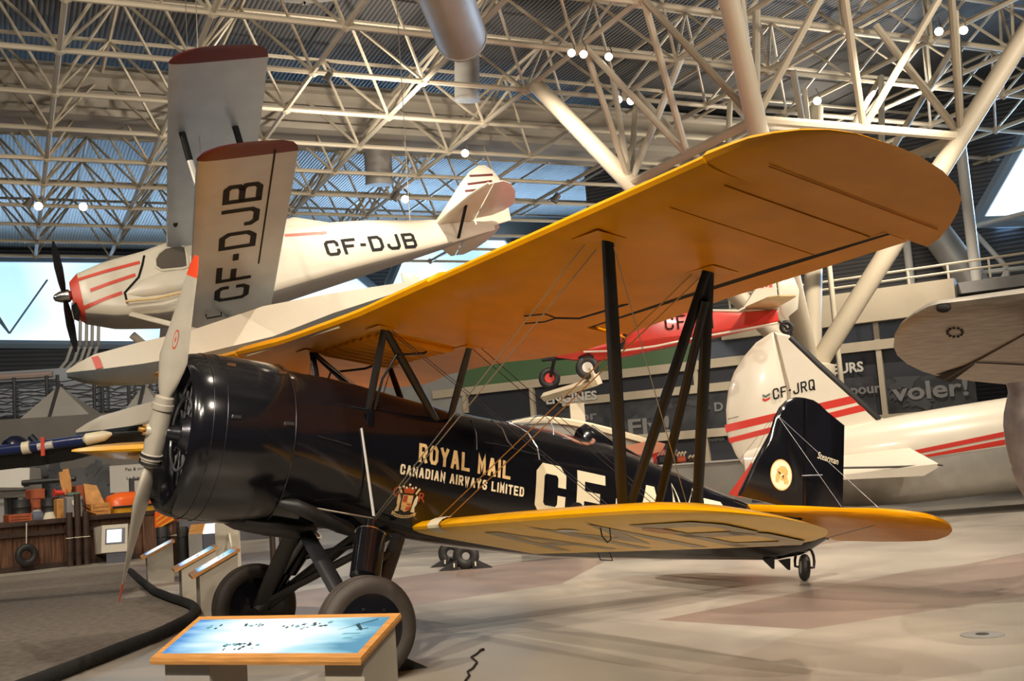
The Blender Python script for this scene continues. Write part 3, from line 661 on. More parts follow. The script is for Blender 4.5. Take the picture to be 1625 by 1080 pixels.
# rib tapes and strut pads under the upper wing, ribbed tank panel in the centre
for p_, x1_ in ((4.55, 2.62), (4.98, 2.62), (5.3, 2.8)):
    MB().tube([b3(1.48, p_, uz(1.48, p_) + .001 + max(0, p_ - 5.1) * .03), b3(x1_, p_, uz(x1_, p_) + .001 + max(0, p_ - 5.1) * .03)], .004, 6).build('rib_tape', 'yellow', up_o)
for x_, p_ in ((1.50, 3.867), (2.42, 3.867), (1.56, .79), (2.42, .79)):
    for sg in (1, -1): MB().box(b3(x_, sg * p_, uz(x_, p_) + .0005), (.22, .26, .006)).build('strut_pad', 'yellow', up_o)
tk = MB()
for i in range(9):
    p_ = -.62 + i * .155; tk.tube([b3(1.58, p_, uz(1.58, p_) + .004), b3(1.64, p_, uz(1.6, p_) - .012), b3(2.25, p_, uz(2.25, p_) - .012), b3(2.32, p_, uz(2.3, p_) + .004)], .034, 10)
tk.build('tank_corrugation', 'yellow', up_o)
ge = MB().tube([b3(1.30, -1.9, uz(1.3, 1.9) + .018), b3(1.30, .45, uz(1.3, .4) + .018)], .009, 6).build('edge_strip', 'cream', up_o)

TIPL = [(3.55, 2.145, 3.40, .95), (3.8, 2.17, 3.34, .88), (4.0, 2.215, 3.26, .78), (4.2, 2.29, 3.14, .64), (4.35, 2.38, 3.0, .5), (4.45, 2.47, 2.87, .35), (4.51, 2.60, 2.72, .12)]
lws = []
for sg in (1, -1):
    mb = MB(); st = [(.36, 2.20, 3.51, 1), (.62, 2.19, 3.50, 1), (1.8, 2.15, 3.475, 1), (2.8, 2.13, 3.44, 1)] + TIPL
    mb.loft([wing_ring(sg * p, a, c, lz, t) for p, a, c, t in (st if sg == 1 else st)], True)
    o = mb.build('lower_wing', ['yellow_lower', 'dope_sheen'], mail, ang=30); lws.append(o)
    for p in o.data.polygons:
        if p.normal.z < -.8: p.material_index = 1  # reflected floor light painted on the downward faces
lw = lws[0]
MB().loft([[b3(x, p, lz(x, p) + z * .001) for x, z in ((2.30, 139), (2.24, 118), (2.20, 96), (2.172, 62), (2.166, 45), (2.176, 22), (2.21, 6), (2.26, -3))] for p in (.70, .90)], False, closed=False).build('bare_patch', 'cream', lw)
ins = MB()
ins.add([b3(2.62 + .12 * math.cos(a), 3.20 + .12 * math.sin(a), lz(2.62 + .12 * math.cos(a), 3.20 + .12 * math.sin(a)) - .005) for a in [2 * math.pi * i / 24 for i in range(24)]], [tuple(range(24))])
ins.build('inspection_cover', 'orange_dope', lw)
ins = MB(); ins.add([b3(2.46 + .06 * math.cos(a), 2.35 + .12 * math.sin(a), lz(2.46 + .06 * math.cos(a), 2.35 + .12 * math.sin(a)) - .005) for a in [2 * math.pi * i / 24 for i in range(24)]], [tuple(range(24))]); ins.build('inspection_cover', 'silver', lw)
def under(x, p): return b3(x, p, lz(x, p) - .003)
lt = MB()
block_text(lt, 'AMB', lambda a, c: under(3.36 - c, 1.0 + a), .98, .80, .28, .16)
lt.build('lettering', 'sheen_letter', lw, False)
lt = MB(); block_text(lt, 'CF-', lambda a, c: under(3.36 - c, -4.0 + a), .98, .80, .28, .16); lt.build('lettering', 'sheen_letter', lws[1], False)
sp_ = MB(); sp_.tube([BF.y(u, v, -.34) for u, v in ((947, 872), (953, 888), (972, 889), (966, 872))], .008, 6)
sp_.build('footstep', 'engine', mail)
hk = MB(); hk.tube([b3(2.42, 2.80, lz(2.42, 2.8)), b3(2.44, 2.80, lz(2.42, 2.8) - .06)] + [b3(2.46, 2.84 + .04 * math.cos(a), lz(2.42, 2.8) - .06 - .04 * math.sin(a)) for a in (2.6, 1.6, .5)] + [b3(2.44, 2.88, lz(2.42, 2.8))], .005, 6); hk.build('tie_down_ring', 'engine', lw)

# interplane struts
SP = .1
def strut(a, c, rx, ry, name='interplane_strut', mtl='black_dull', par=None, d=(1, 0, 0)):
    a, c = V(*a), V(*c); n = 9
    return MB().tube([a.lerp(c, i / (n - 1)) for i in range(n)], [.72 + .28 * math.sin(math.pi * min(1, max(0, .06 + .88 * i / (n - 1)))) ** .6 for i in range(n)], 12, flat=(d, rx, ry)).build(name, mtl, par or mail)
for sg in (1, -1):
    uf, ur = b3(1.565, sg * 3.867, uz(1.56, 3.867) + .02), b3(2.40, sg * 3.867, uz(2.40, 3.867) + .02)
    lf, lr = b3(2.41, sg * 3.06, lz(2.41, 3.06) + .12), b3(3.08, sg * 3.06, lz(3.08, 3.06) + .09)
    strut(uf, lf, .052, .022); strut(ur, lr, .048, .022)
    strut(ur + b3(-.02, 0, -.02), lf + b3(.06, 0, .02), .044, .02)
    a_, c_ = b3(2.68, sg * 3.4, uz(2.68, 3.4) + .01), b3(3.3, sg * 2.62, lz(3.3, 2.6) + .05)
    strut(ur + b3(.03, -.06 * sg, -.2), b3(2.86, sg * 2.86, lz(2.86, 2.86) + .11), .04, .018)
# cabane struts
for sg in (1, -1):
    t1, t2 = b3(1.566, sg * .79, uz(1.56, 0) + .01), b3(2.40, sg * .79, uz(2.4, 0) + .01)
    q1 = side(1.62, .33, -.02); q2 = side(2.33, .34, -.02); q3 = side(2.48, .36, -.02)
    for q in (q1, q2, q3): q.y *= sg
    strut(t1, q1, .036, .02, 'cabane_strut'); strut(t1, q2, .036, .02, 'cabane_strut'); strut(t2, q3, .036, .02, 'cabane_strut')
    pp = MB(); pp.tube([q1 + b3(.05, .02 * sg, .02), q1.lerp(t1, .4) + b3(.06, .03 * sg, 0), q1.lerp(t1, .72) + b3(.16, 0, 0), b3(2.05, sg * .60, uz(2.05, 0) - .09), b3(2.1, sg * .55, uz(2.1, 0) - .06)], .012, 7)
    pp.build('fuel_pipe', 'black_dull', mail)
# flying, landing and stagger wires (streamlined pairs)
def wire(a, c, mtl='wire', r=.0045, name='bracing_wire'): return MB().tube([V(*a), V(*c)], r, 6).build(name, mtl, mail)
for sg in (1, -1):
    for k in (0, 1):
        wire(b3(1.72 + .02 * k, sg * .56, -.585), b3(1.50 + .11 * k, sg * (3.72 - .02 * k), uz(1.5, 3.7)))
        wire(b3(2.28 + .09 * k, sg * .62, lz(2.3, .6) + .10), b3(2.36 + .09 * k, sg * (3.74 - .02 * k), uz(2.4, 3.7)), 'brass_wire')
        wire(b3(2.42 + .04 * k, sg * (.80 + .09 * k), uz(2.4, .8)), b3(3.0 + .06 * k, sg * 2.95, lz(3.0, 2.95) + .10), 'engine', r=.0028)
        wire(b3(1.58 + .04 * k, sg * .82, uz(1.6, .8)), b3(2.36 + .05 * k, sg * 2.95, lz(2.4, 2.95) + .12), 'engine', r=.0028)
    wire(b3(1.566, sg * .79, uz(1.5, 0)), b3(2.40, sg * .79, uz(2.4, 0)), r=.004)
    wire(b3(1.62, sg * 3.86, uz(1.6, 3.8) - .02), b3(3.02, sg * 3.08, lz(3, 3) + .12), r=.0035)
for k in (0, 1): wire(b3(1.57 + .04 * k, -.79, uz(1.5, 0)), b3(1.66 + .04 * k, .42, .45), r=.004)
pt = MB(); p0 = b3(2.36, 2.52, uz(2.3, 2.5) - .02); pt.tube([b3(2.5, 2.9, uz(2.5, 2.9)), p0 + b3(-.02, 0, -.05), p0 + b3(-.12, -.16, -.04)], .008, 6)
for k in (-1, 1): pt.tube([p0 + b3(-.12, -.16, -.04), p0 + b3(-.18, -.22, -.04 + .03 * k), p0 + b3(-.24, -.42, -.035 + .03 * k)], .006, 6)
pt.build('pitot_tube', 'engine', mail)

# tail: fin, rudder, tailplane, bracing
def fp(pts, t, name, mtl, inset=.05): return MB().plate(pts, lambda a, c, h: b3(a, h, c), t, inset=inset).build(name, mtl, mail)
fin = fp([(6.43, .03), (6.66, .43), (6.90, .80), (6.965, .98), (7.04, 1.10), (7.15, 1.20), (7.29, 1.258), (7.425, 1.268), (7.425, -.06)], .075, 'fin', 'black')
rud = fp([(7.445, 1.268), (7.59, 1.26), (7.70, 1.225), (7.81, 1.16), (8.128, 1.022), (8.104, .0), (8.02, -.22), (7.86, -.36), (7.80, -.34), (7.445, -.05)], .065, 'rudder', 'black')
def hz(x): return -.083 - (x - 6.378) * .2109
TPO = [(6.44, .05), (6.455, .25), (6.51, .80), (6.56, 1.35), (6.60, 1.7), (6.68, 2.02), (6.80, 2.22), (6.93, 2.27), (7.08, 2.23)]
ELO = [(7.10, 2.225), (7.25, 2.13), (7.40, 1.98), (7.52, 1.80), (7.60, 1.60), (7.65, 1.30), (7.665, .95), (7.66, .28), (7.10, .14)]
for sg in (1, -1):
    MB().plate(TPO + [(7.08, .05)], lambda a, c, h: b3(a, sg * c, hz(a) + h), .075, inset=.05).build('tailplane', 'yellow', mail)
    MB().plate(ELO, lambda a, c, h: b3(a, sg * c, hz(a) + h), .05, inset=.04).build('elevator', 'yellow', mail)
    for k in (0, 1):
        wire(b3(6.98, sg * .03, 1.0), b3(7.12, sg * (1.55 - .55 * k), hz(7.1) + .03), 'engine_light', r=.0025)
    wire(b3(7.35, sg * .05, -.45), b3(6.95, sg * 1.5, hz(6.95) - .03), r=.004); 
    MB().tube([b3(6.60, sg * .36, hz(6.6) - .02), b3(6.72, sg * .62, hz(6.72) - .05), b3(6.70, sg * .66, hz(6.7) - .045)], .02, 7).build('elevator_horn', 'engine', mail)
MB().tube([b3(7.36, .05, .34), b3(7.62, .13, .37)], .010, 6).build('rudder_horn', 'engine', mail)
ov = MB()
for q, mi, d in ((1.0, 0, .0390), (.93, 1, .0396)):
    ov.add([b3(7.045 + .173 * q * math.cos(a), d, .322 + .178 * q * math.sin(a)) for a in [2 * math.pi * i / 40 for i in range(40)]], [tuple(range(40))], mi)
ov.build('fin_emblem', ['crest', 'cream'], fin, False)
gz = MB()
for poly in ([(-.09, .05), (-.02, .10), (.05, .10), (.10, .05), (.09, .0), (.02, .02), (-.03, .0)], [(-.10, -.02), (-.07, .04), (-.02, .02), (-.05, -.09), (-.10, -.09)], [(.0, .0), (.06, .02), (.11, -.06), (.10, -.10), (.04, -.10)], [(-.03, -.02), (.03, .0), (.02, -.06), (-.02, -.07)]):
    gz.add([b3(7.055 + a, .0402, .322 + c) for a, c in poly], [tuple(range(len(poly)))])
gz.build('emblem_bird', 'crest', fin, False)
st = MB(); font_text(st, 'Stearman', lambda a, c: b3(7.64 + a, .0335, .575 - a * .12 + c), .085, .36, shear=.35); st.build('lettering', 'cream', rud, False)
# tail wheel
xt = 7.4828; zt_w = (.15 - HH + _s * xt) / _c
def gz_(x, h): return (h - HH + _s * x) / _c      # local z of a point h above the floor
twa = b3(.80, .60, 0).normalized(); two = b3(.60, -.80, 0).normalized(); twc = b3(xt, 0, zt_w)
tw = MB().torus(twc, twa, .108, .045, 26, 10, rz=.05); tire_o = tw.build('tail_wheel', 'rubber_dark', mail)
MB().lathe([(-.045, .02), (-.045, .075), (.045, .075), (.045, .02)], twc, twa, 18, caps=True).build('hub', 'engine', tire_o)
fk = MB()
for s_ in (-1, 1): fk.tube([twc + b3(0, 0, .23)] + [twc + twa * (s_ * (.02 + .09 * math.sin(a))) + b3(0, 0, .06 + .17 * math.cos(a)) for a in (.3, .7, 1.1, 1.5, 1.9)] + [twc + twa * s_ * .06], .016, 8)
fk.lathe([(0, .035), (.2, .04)], twc + b3(0, 0, .2), (0, 0, 1), 12, caps=True); fk.build('tail_wheel_fork', 'black_dull', mail)
for x_ in (6.75, 7.0): MB().add([b3(x_, .09, -.64), b3(x_ + .16, .09, -.61), b3(x_ + .15, .10, -.74), b3(x_, .05, -.64), b3(x_ + .16, .05, -.61), b3(x_ + .15, .06, -.74)], [(0, 1, 2), (5, 4, 3), (0, 3, 4, 1), (1, 4, 5, 2), (2, 5, 3, 0)]).build('belly_step', 'black_dull', mail, False)

# landing gear
XW, TW = 1.4276, 1.2409; WR = .40
def gear(sg):
    zc = gz_(XW, WR); wc = b3(XW, sg * TW, zc)
    w_ = MB().lathe([(-.075, .265), (-.095, .30), (-.10, .335), (-.085, .372), (-.05, .393), (0, .40), (.05, .393), (.085, .372), (.10, .335), (.095, .30), (.075, .265)], wc, (0, 1, 0), 48).build('wheel', 'rubber', mail)
    gr_ = MB()
    for k in (-.05, -.025, .025, .05): gr_.torus(wc + b3(0, k, 0), (0, 1, 0), .394, .004, 48, 5)
    gr_.build('tread_rib', 'rubber', w_)
    MB().lathe([(-.095, .02), (-.09, .16), (-.075, .272), (.075, .272), (.09, .16), (.095, .02)], wc, (0, 1, 0), 40, caps=True).build('wheel_disc', 'black', w_)
    h = MB().lathe([(.085, .07), (.12, .065), (.13, .03)], wc, b3(0, sg, 0), 16, caps=True)
    for k in range(6): a = k * math.pi / 3; h.lathe([(.085, .012), (.10, .012)], wc + b3(.17 * math.cos(a), 0, .17 * math.sin(a)), b3(0, sg, 0), 8, caps=True)
    h.build('hub_cap', 'engine', w_)
    ax = b3(XW, sg * (TW - .14), zc)
    top = b3(1.70, sg * .60, -.60); f = .62
    MB().tube([top, top.lerp(ax, .10), top.lerp(ax, .12), top.lerp(ax, .55), top.lerp(ax, .57), ax], [.045, .05, .105, .105, .075, .07], 16, flat=((1, 0, 0), 1.25, .9)).build('shock_strut', 'black', mail)
    MB().tube([top.lerp(ax, .115), top.lerp(ax, .128)], .108, 16, flat=((1, 0, 0), 1.27, .92)).build('collar', 'chrome', mail)
    strut(b3(1.30, sg * .10, -.69), ax, .085, .035, 'gear_leg'); strut(b3(2.05, sg * .42, -.70), ax + b3(.05, 0, 0), .07, .035, 'gear_leg')
    strut(b3(2.03, sg * .46, -.80), top.lerp(ax, .45), .04, .025, 'gear_brace')
    strut(b3(2.02, -sg * .28, -.71), ax + b3(0, -.02 * sg, .03), .05, .03, 'gear_brace')
    q = side(1.53, .17, .012); q.y *= sg
    MB().tube([q, top + b3(0, .02 * sg, .05)], [.010, .013], 8).build('lift_rod', 'rod_white', mail)
    wire(top + b3(0, 0, .03), b3(.98, sg * .45, -.50), r=.008)
    bx_ = MB().box(side(1.62, .26, .01) if sg == 1 else V(1.62, -side(1.62, .26, .01).y, .26), (.07, .03, .14), bev=.012); bx_.build('strut_cuff', 'black', mail)
gear(1); gear(-1)
MB().loft([[b3(x, w_ * math.cos(a), z0 + h_ * math.sin(a)) for a in [2 * math.pi * i / 16 for i in range(16)]] for x, w_, z0, h_ in ((.62, .05, -.66, .03), (.75, .22, -.66, .08), (1.0, .27, -.67, .10), (1.25, .24, -.68, .10), (1.42, .10, -.67, .06))], True).build('oil_cooler_fairing', 'grease', mail)
ex = MB(); ex.tube([b3(.93, .44, -.50), b3(1.05, .50, -.52), b3(1.18, .49, -.56), b3(1.36, .44, -.61), b3(1.50, .40, -.65)], [.04, .06, .062, .065, .06], 14); ex.tube([b3(1.48, .405, -.645), b3(1.62, .36, -.68)], [.062, .05], 14); ex.build('exhaust_pipe', 'grease', mail)
# stub louvres and panel seams on the forward fuselage
def conf(pts, r, name, mtl): return MB().tube([side(x, z, .002) for x, z in pts], r, 6).build(name, mtl, mail)
conf([(1.12, .05), (1.3, .03), (1.45, .01)], .006, 'panel_seam', 'engine')
conf([(2.72, .40), (2.74, .28), (2.73, .12)], .006, 'panel_seam', 'engine')
conf([(3.00, .44), (3.06, .36), (3.08, .24), (3.14, .18)], .009, 'hatch_edge', 'engine_light'); conf([(3.14, .18), (3.3, .16), (3.5, .15)], .006, 'hatch_edge', 'engine')
conf([(3.24, .45), (3.36, .36), (3.42, .22), (3.43, .10)], .011, 'hatch_edge', 'engine_light')
conf([(2.82, .20), (2.95, .20), (3.1, .19)], .004, 'panel_seam', 'engine')
# windshield, cockpit rim, headrest
ws = thing('windshield', None); ws.parent = mail
def arch(x, top, w_, base, n=9): return [b3(x, w_ * math.cos(math.pi * i / (n - 1)), base + (top - base) * math.sin(math.pi * i / (n - 1))) for i in range(n)]
g_ = MB(); A0, A1 = arch(3.30, .475, .20, .40), arch(3.71, .595, .27, .36); g_.loft([A0, A1], False, closed=False); A2 = arch(3.93, .50, .29, .36); g_.loft([A1, A2], False, closed=False); g_.build('glass', 'screen_glass', ws)
fr = MB()
for A_ in (A0, A1): fr.tube(A_, .005, 6)
for i in (0, 2, 4, 6, 8): fr.tube([A0[i], A1[i]], .005, 6)
fr.tube([A1[0], A2[0]], .005, 6); fr.tube([A1[8], A2[8]], .005, 6)
fr.build('frame', 'engine_light', ws)
rim = MB(); pts = []
for i in range(25):
    a = 2 * math.pi * i / 24; x_ = 4.02 + .30 * math.cos(a); p_ = .30 * math.sin(a); t, bt, wd, e = prof(x_); q = min(.98, abs(p_) / wd); z_ = (t + bt) / 2 + (t - bt) / 2 * (1 - q ** e) ** (1 / e); pts.append(b3(x_, p_, z_ - .0 * abs(p_)))
rim.tube(pts, .018, 8, caps=False); rim.build('cockpit_rim', 'copper', mail)
MB().add([p + V(0, 0, .006) for p in pts[:-1]], [tuple(range(24))]).build('cockpit_opening', 'ink', mail, False)
hr = MB(); hr.loft([[b3(x, w_ * math.cos(a), z0 + h_ * math.sin(a)) for a in [math.pi * i / 10 for i in range(11)]] for x, w_, z0, h_ in ((4.20, .10, .36, .17), (4.27, .12, .35, .23), (4.40, .115, .34, .20), (4.75, .09, .28, .13), (5.15, .05, .2, .07))], True); hr.build('headrest', 'black', mail)
MB().tube([b3(4.30, .08, .56), b3(4.62, .10, .40)], .009, 6).build('harness_rod', 'chrome', mail)

# painted titles on the port side
def sidetext(txt, x0, z0, x1, z1, h, mtl, st, gap=.26, cut=3):
    """narrow sign-painter's capitals following the fuselage side"""
    n = sum(.3 if c == 'I' else (.7 if c == ' ' else 1) for c in txt); k = sum(1 for c in txt if c != ' ') - 1; L_ = math.hypot(x1 - x0, z1 - z0); wd = L_ / (n + k * gap); sl_ = (z1 - z0) / (x1 - x0)
    mb = MB(); block_text(mb, txt, lambda a, c: side(x0 + a, z0 + a * sl_ + c), h, wd, wd * gap, st, cut=cut); return mb.build('lettering', mtl, fus, False)
sidetext('ROYAL MAIL', 2.12, -.052, 3.10, -.115, .165, 'gold', .030)
sidetext('CANADIAN AIRWAYS LIMITED', 1.945, -.175, 3.262, -.258, .088, 'cream', .0175)
big = MB(); sl = -.066
block_text(big, 'CF-AMB', lambda a, c: side(3.395 + a, -.40 - .0 + a * sl + c), .485, .355, .135, .095, cut=6)
big.build('lettering', 'cream', fus, False)
MB().lathe([(0, .075), (.012, .075), (.014, .001)], side(3.90, -.33, .004), b3(0, 1, 0), 20, caps=True).build('filler_cap', 'black_dull', fus)
# royal crest
cr = MB(); X0, Z0 = 2.06, -.385
def cd(a, c, d=.005): return side(X0 + a, Z0 + c, d)
def disc(cx, cz, r, mi, d, sx=1.0, n=14): cr.add([cd(cx + r * sx * math.cos(2 * math.pi * i / n), cz + r * math.sin(2 * math.pi * i / n), d) for i in range(n)], [tuple(range(n))], mi)
def cpoly(pts, mi, d): cr.add([cd(a, c, d) for a, c in pts], [tuple(range(len(pts)))], mi)
cpoly([(-.05, .04), (.05, .04), (.05, -.05), (.03, -.09), (0, -.105), (-.03, -.09), (-.05, -.05)], 0, .005)
for a, c, mi in ((-.044, .034, 1), (.003, -.032, 1), (.003, .034, 2), (-.044, -.032, 2)): cpoly([(a, c), (a + .041, c), (a + .041, c - .055), (a, c - .055)], mi, .0056)
for sg in (-1, 1):      # supporters
    cpoly([(sg * .058, -.10), (sg * .066, .0), (sg * .085, .045), (sg * .10, .03), (sg * .098, -.03), (sg * .085, -.06), (sg * .10, -.105)], 2 if sg < 0 else 3, .005)
    for k in range(4): disc(sg * (.075 + .008 * k), .06 + .012 * k, .010, 2, .0055)
cpoly([(-.045, .055), (.045, .055), (.06, .10), (.03, .085), (0, .115), (-.03, .085), (-.06, .10)], 1, .006)
for a, c in ((-.06, .108), (-.03, .10), (0, .128), (.03, .10), (.06, .108)): disc(a, c, .010, 3, .0065)
cpoly([(-.035, .055), (.035, .055), (.04, .075), (-.04, .075)], 1, .0066)
cpoly([(-.115, -.10), (-.06, -.125), (0, -.132), (.06, -.125), (.115, -.10), (.115, -.13), (.06, -.15), (0, -.157), (-.06, -.15), (-.115, -.13)], 2, .0052)
for k in range(9): disc(-.09 + k * .0225, -.128 - .014 * math.cos((k - 4) * .35), .006, 4, .0058)
cr.build('royal_crest', ['crest', 'crest_red', 'gold', 'cream', 'wood_dark'], fus, False)
for t_, x_, z_ in (('G', 1.905, -.365), ('R', 2.165, -.395)):
    q = MB(); font_text(q, t_, lambda a, c: side(x_ + a, z_ + c), .085, .065, bold=.0); q.build('lettering', 'crest_red', fus, False)
# ------------------------------------------------------------------ the hanging cream floatplane (biplane on two floats)
hd, ptc, bk = -.1902, -.1654, .2829
A = V(math.cos(hd), math.sin(hd), 0); Bp = V(math.sin(hd), -math.cos(hd), 0); Zz = V(0, 0, 1)
A2 = A * math.cos(ptc) - Zz * math.sin(ptc); Z2 = Zz * math.cos(ptc) + A * math.sin(ptc)
B2 = Bp * math.cos(bk) + Z2 * math.sin(bk); Z3 = Z2 * math.cos(bk) - Bp * math.sin(bk)
m = Matrix((A2, -B2, Z3)).transposed().to_4x4(); m.translation = V(2.4582, 7.8359, 4.7646)
FX = Frame(m)
fox = thing('floatplane', 'cream biplane on floats hanging banked in the air with black letters under its wing', 'aircraft', frame=FX)
FT = [(-1.52, .20, -.32, .24, 2.6), (-1.44, .29, -.42, .30, 3.0), (-1.0, .40, -.58, .35, 3.8), (-.40, .47, -.68, .37, 4.4), (-.05, .55, -.70, .38, 4.6), (.33, .58, -.70, .38, 4.6), (1.2, .60, -.68, .38, 4.6), (1.7, .56, -.60, .36, 4.6), (2.5, .50, -.48, .32, 4.6), (3.2, .45, -.385, .27, 4.2), (4.4, .31, -.22, .14, 3.4), (5.2, .20, -.08, .05, 2.4), (5.45, .12, -.04, .02, 2.0)]
xs = [-1.52 + 6.97 * i / 56 for i in range(57)]
fu = MB().loft([ringf(x, 32, FT) for x in xs], True).build('fuselage', ['fox_cream', 'fox_red', 'belly_shade'], fox)
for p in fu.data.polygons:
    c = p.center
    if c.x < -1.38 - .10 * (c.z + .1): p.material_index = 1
    elif p.normal.z < -.75: p.material_index = 2  # shade painted on the downward belly faces
def fs(u, v, d=.006):
    p = FX.y(u, v, -.36); return side(p.x, p.z, d, FT)
def fstrip(uv0, uv1, w_, name, mtl, n=10, par=fu):
    mb = MB(); rows = []
    for i in range(n + 1):
        f = i / n; p = FX.y(uv0[0] + (uv1[0] - uv0[0]) * f, uv0[1] + (uv1[1] - uv0[1]) * f, -.36)
        rows.append([side(p.x, p.z + w_ / 2, .005, FT), side(p.x, p.z - w_ / 2, .005, FT)])
    mb.loft(rows, False, closed=False); return mb.build(name, mtl, par, False)
for a, c in (((121, 441), (222, 416)), ((143, 459), (215, 436)), ((133, 484), (194, 464))): fstrip(a, c, .055, 'red_stripe', 'fox_red')
fstrip((452, 373), (519, 367), .05, 'red_stripe', 'fox_red')
MB().tube([fs(229, 405, 0), fs(226, 420, 0), fs(220, 440, 0), fs(208, 453, 0), fs(198, 464, 0), fs(202, 480, 0)], .018, 8).build('cowl_seam', 'letter_black', fu)
ex = MB(); ex.add([fs(u, v, .012) for u, v in ((112, 478), (120, 474), (126, 486), (124, 496), (116, 492))], [(0, 1, 2, 3, 4)]); ex.build('exhaust_port', 'ink', fu, False)
# cabin window, lower blister
wn = MB(); pts = [(252, 402), (262, 394), (284, 389), (294, 393), (297, 408), (298, 424), (290, 427), (256, 430), (247, 424), (246, 412)]
wn.add([fs(u, v, .012) for u, v in pts], [tuple(range(10))]); wn.build('cabin_window', mat('window_brown', (.10, .085, .07), .12), fox, False)
MB().tube([fs(u, v, .012) for u, v in pts + pts[:1]], .02, 6).build('window_rim', 'fox_cream', fox)
bl = MB(); bp = [FX.y(u, v, -.38) for u, v in ((200, 466), (225, 459), (255, 452), (285, 446), (303, 440))]
bl.loft([[V(p.x, -.34 - r * .75 * math.sin(math.pi * j / 10), p.z + .02 + r * 1.1 * math.cos(math.pi * j / 10)) for j in range(11)] for p, r in zip(bp, (.02, .13, .17, .17, .10))], True); bl.build('cabin_blister', 'fox_cream', fox)
MB().tube([FX.y(199, 478, -.46), FX.y(250, 473, -.48), FX.y(298, 461, -.48)], .022, 8).build('side_tube', 'gold', fox)
hp = MB(); hp.loft([[b3(x, w_ * math.cos(math.pi * i / 10), z0 + h_ * math.sin(math.pi * i / 10)) for i in range(11)] for x, w_, z0, h_ in ((1.30, .22, .55, .03), (1.75, .24, .52, .19), (2.05, .25, .50, .25), (2.4, .22, .48, .13), (2.75, .12, .46, .03))], True)
hp.build('pilot_fairing', 'fox_cream', fox)
# propeller and spinner
pf = MB().lathe([(-.26, .005), (-.24, .05), (-.16, .085), (-.04, .10), (0, .06)], b3(-1.52, 0, .02), (1, 0, 0), 18, caps=True).build('spinner', 'chrome', fox)
for sg in (1, -1):
    b_ = MB(); d = b3(0, .28 * sg, .96 * sg).normalized(); t_ = d.cross(Vector((1, 0, 0)))
    b_.tube([b3(-1.62, 0, .02) + d * r for r in (.05, .2, .45, .7, .85)], [.5, .8, 1, .75, .25], 10, flat=((t_ + V(.9 * sg, 0, 0)), .095, .02)); b_.build('propeller_blade', 'letter_black', fox)
# wings
def fuz(x, p): return .335 + abs(p) * .0675
def flz(x, p): return -1.05 + abs(p) * .0675
def fwing(name, x0, x1, zf, sg, root, mtl='fox_wing'):
    st = [(root, x0, x1, 1), (2.0, x0, x1, 1), (4.0, x0, x1, 1), (4.56, x0 + .005, x1 - .005, .95), (4.57, x0 + .005, x1 - .005, .95), (4.66, x0 + .06, x1 - .02, .8), (4.74, x0 + .18, x1 - .08, .6), (4.80, x0 + .34, x1 - .22, .35), (4.825, x0 + .5, x1 - .45, .1)]
    mb = MB(); mb.loft([wing_ring(sg * p, a, c, zf, t) for p, a, c, t in st], True)
    o = mb.build(name, [mtl, 'maroon'], fox, ang=30)
    for p in o.data.polygons:
        if abs(p.center.y) > 4.562: p.material_index = 1
    return o
for sg in (1, -1):
    a = fwing('upper_wing', -.06, 1.16, fuz, sg, .0); c = fwing('lower_wing', -.04, 1.18, flz, sg, .30)
    if sg == 1: nearw = c
    for w_, zf in ((a, fuz), (c, flz)):
        if zf is flz: MB().box(b3(.885, sg * 3.32, zf(.9, 3.32) - .002), (.022, 2.64, .006), (V(1, 0, 0), b3(0, sg, .0675).normalized(), V(0, 0, 1))).build('aileron_gap', 'ink', w_, False)
    for x_ in (.12, .82):
        MB().tube([b3(x_, sg * 3.22, fuz(x_, 3.22)), b3(x_, sg * 3.24, fuz(x_, 3.22) - .45)], 1, 10, flat=((1, 0, 0), .045, .025)).build('strut_cuff', 'letter_black', fox)
        MB().tube([b3(x_, sg * 3.24, fuz(x_, 3.22) - .4), b3(x_ + .02, sg * 3.3, flz(x_, 3.3) + .1)], 1, 10, flat=((1, 0, 0), .04, .02)).build('interplane_strut', 'silver', fox)
    MB().tube([b3(.10, sg * .40, .50), b3(.06, sg * 1.05, fuz(0, 1.05))], 1, 8, flat=((1, 0, 0), .035, .02)).build('cabane_strut', 'letter_black', fox)
    MB().tube([b3(.55, sg * .40, .52), b3(.80, sg * 1.05, fuz(0, 1.05))], 1, 8, flat=((1, 0, 0), .035, .02)).build('cabane_strut', 'letter_black', fox)
    for p0, z0, p1, z1 in ((.45, -.95, 3.1, fuz(0, 3.1)), (3.2, flz(0, 3.2) + .05, .9, fuz(0, .9))): MB().tube([b3(.3, sg * p0, z0), b3(.35, sg * p1, z1)], .006, 5).build('bracing_wire', 'wire', fox)
MB().box((.57, 0, -.86), (1.15, .62, .42), bev=.06).build('wing_root_fairing', 'belly_shade', fox)
lt = MB(); block_text(lt, 'CF-DJB', lambda a, c: b3(.80 - c, 1.08 + a, flz(0, 1.08 + a) - .004), .50, .42, .13, .082); lt.build('lettering', 'letter_black', nearw, False)
pc = MB(); pc.tube([b3(.2, .75, flz(.2, .75)), b3(.2, .75, flz(0, .75) - .06), b3(.42, .75, flz(0, .75) - .06), b3(.42, .75, flz(.2, .75))], .012, 6); pc.build('step_loop', 'ink', nearw)
# registration on the fuselage side
P00, P10, P01 = FX.y(520, 408, -.30), FX.y(651, 392, -.24), FX.y(512, 384, -.30)
L_ = (P10 - P00).length; dx = (P10 - P00) / L_; dy = (P01 - P00)
hgt = dy.length; dy = dy / hgt
lt = MB()
def fm_(a, c): q = P00 + dx * a + dy * c; return side(q.x, q.z, .006, FT)
block_text(lt, 'CF-DJB', fm_, hgt, L_ * .165, L_ * .042, .052, cut=4); lt.build('lettering', 'letter_black', fu, False)
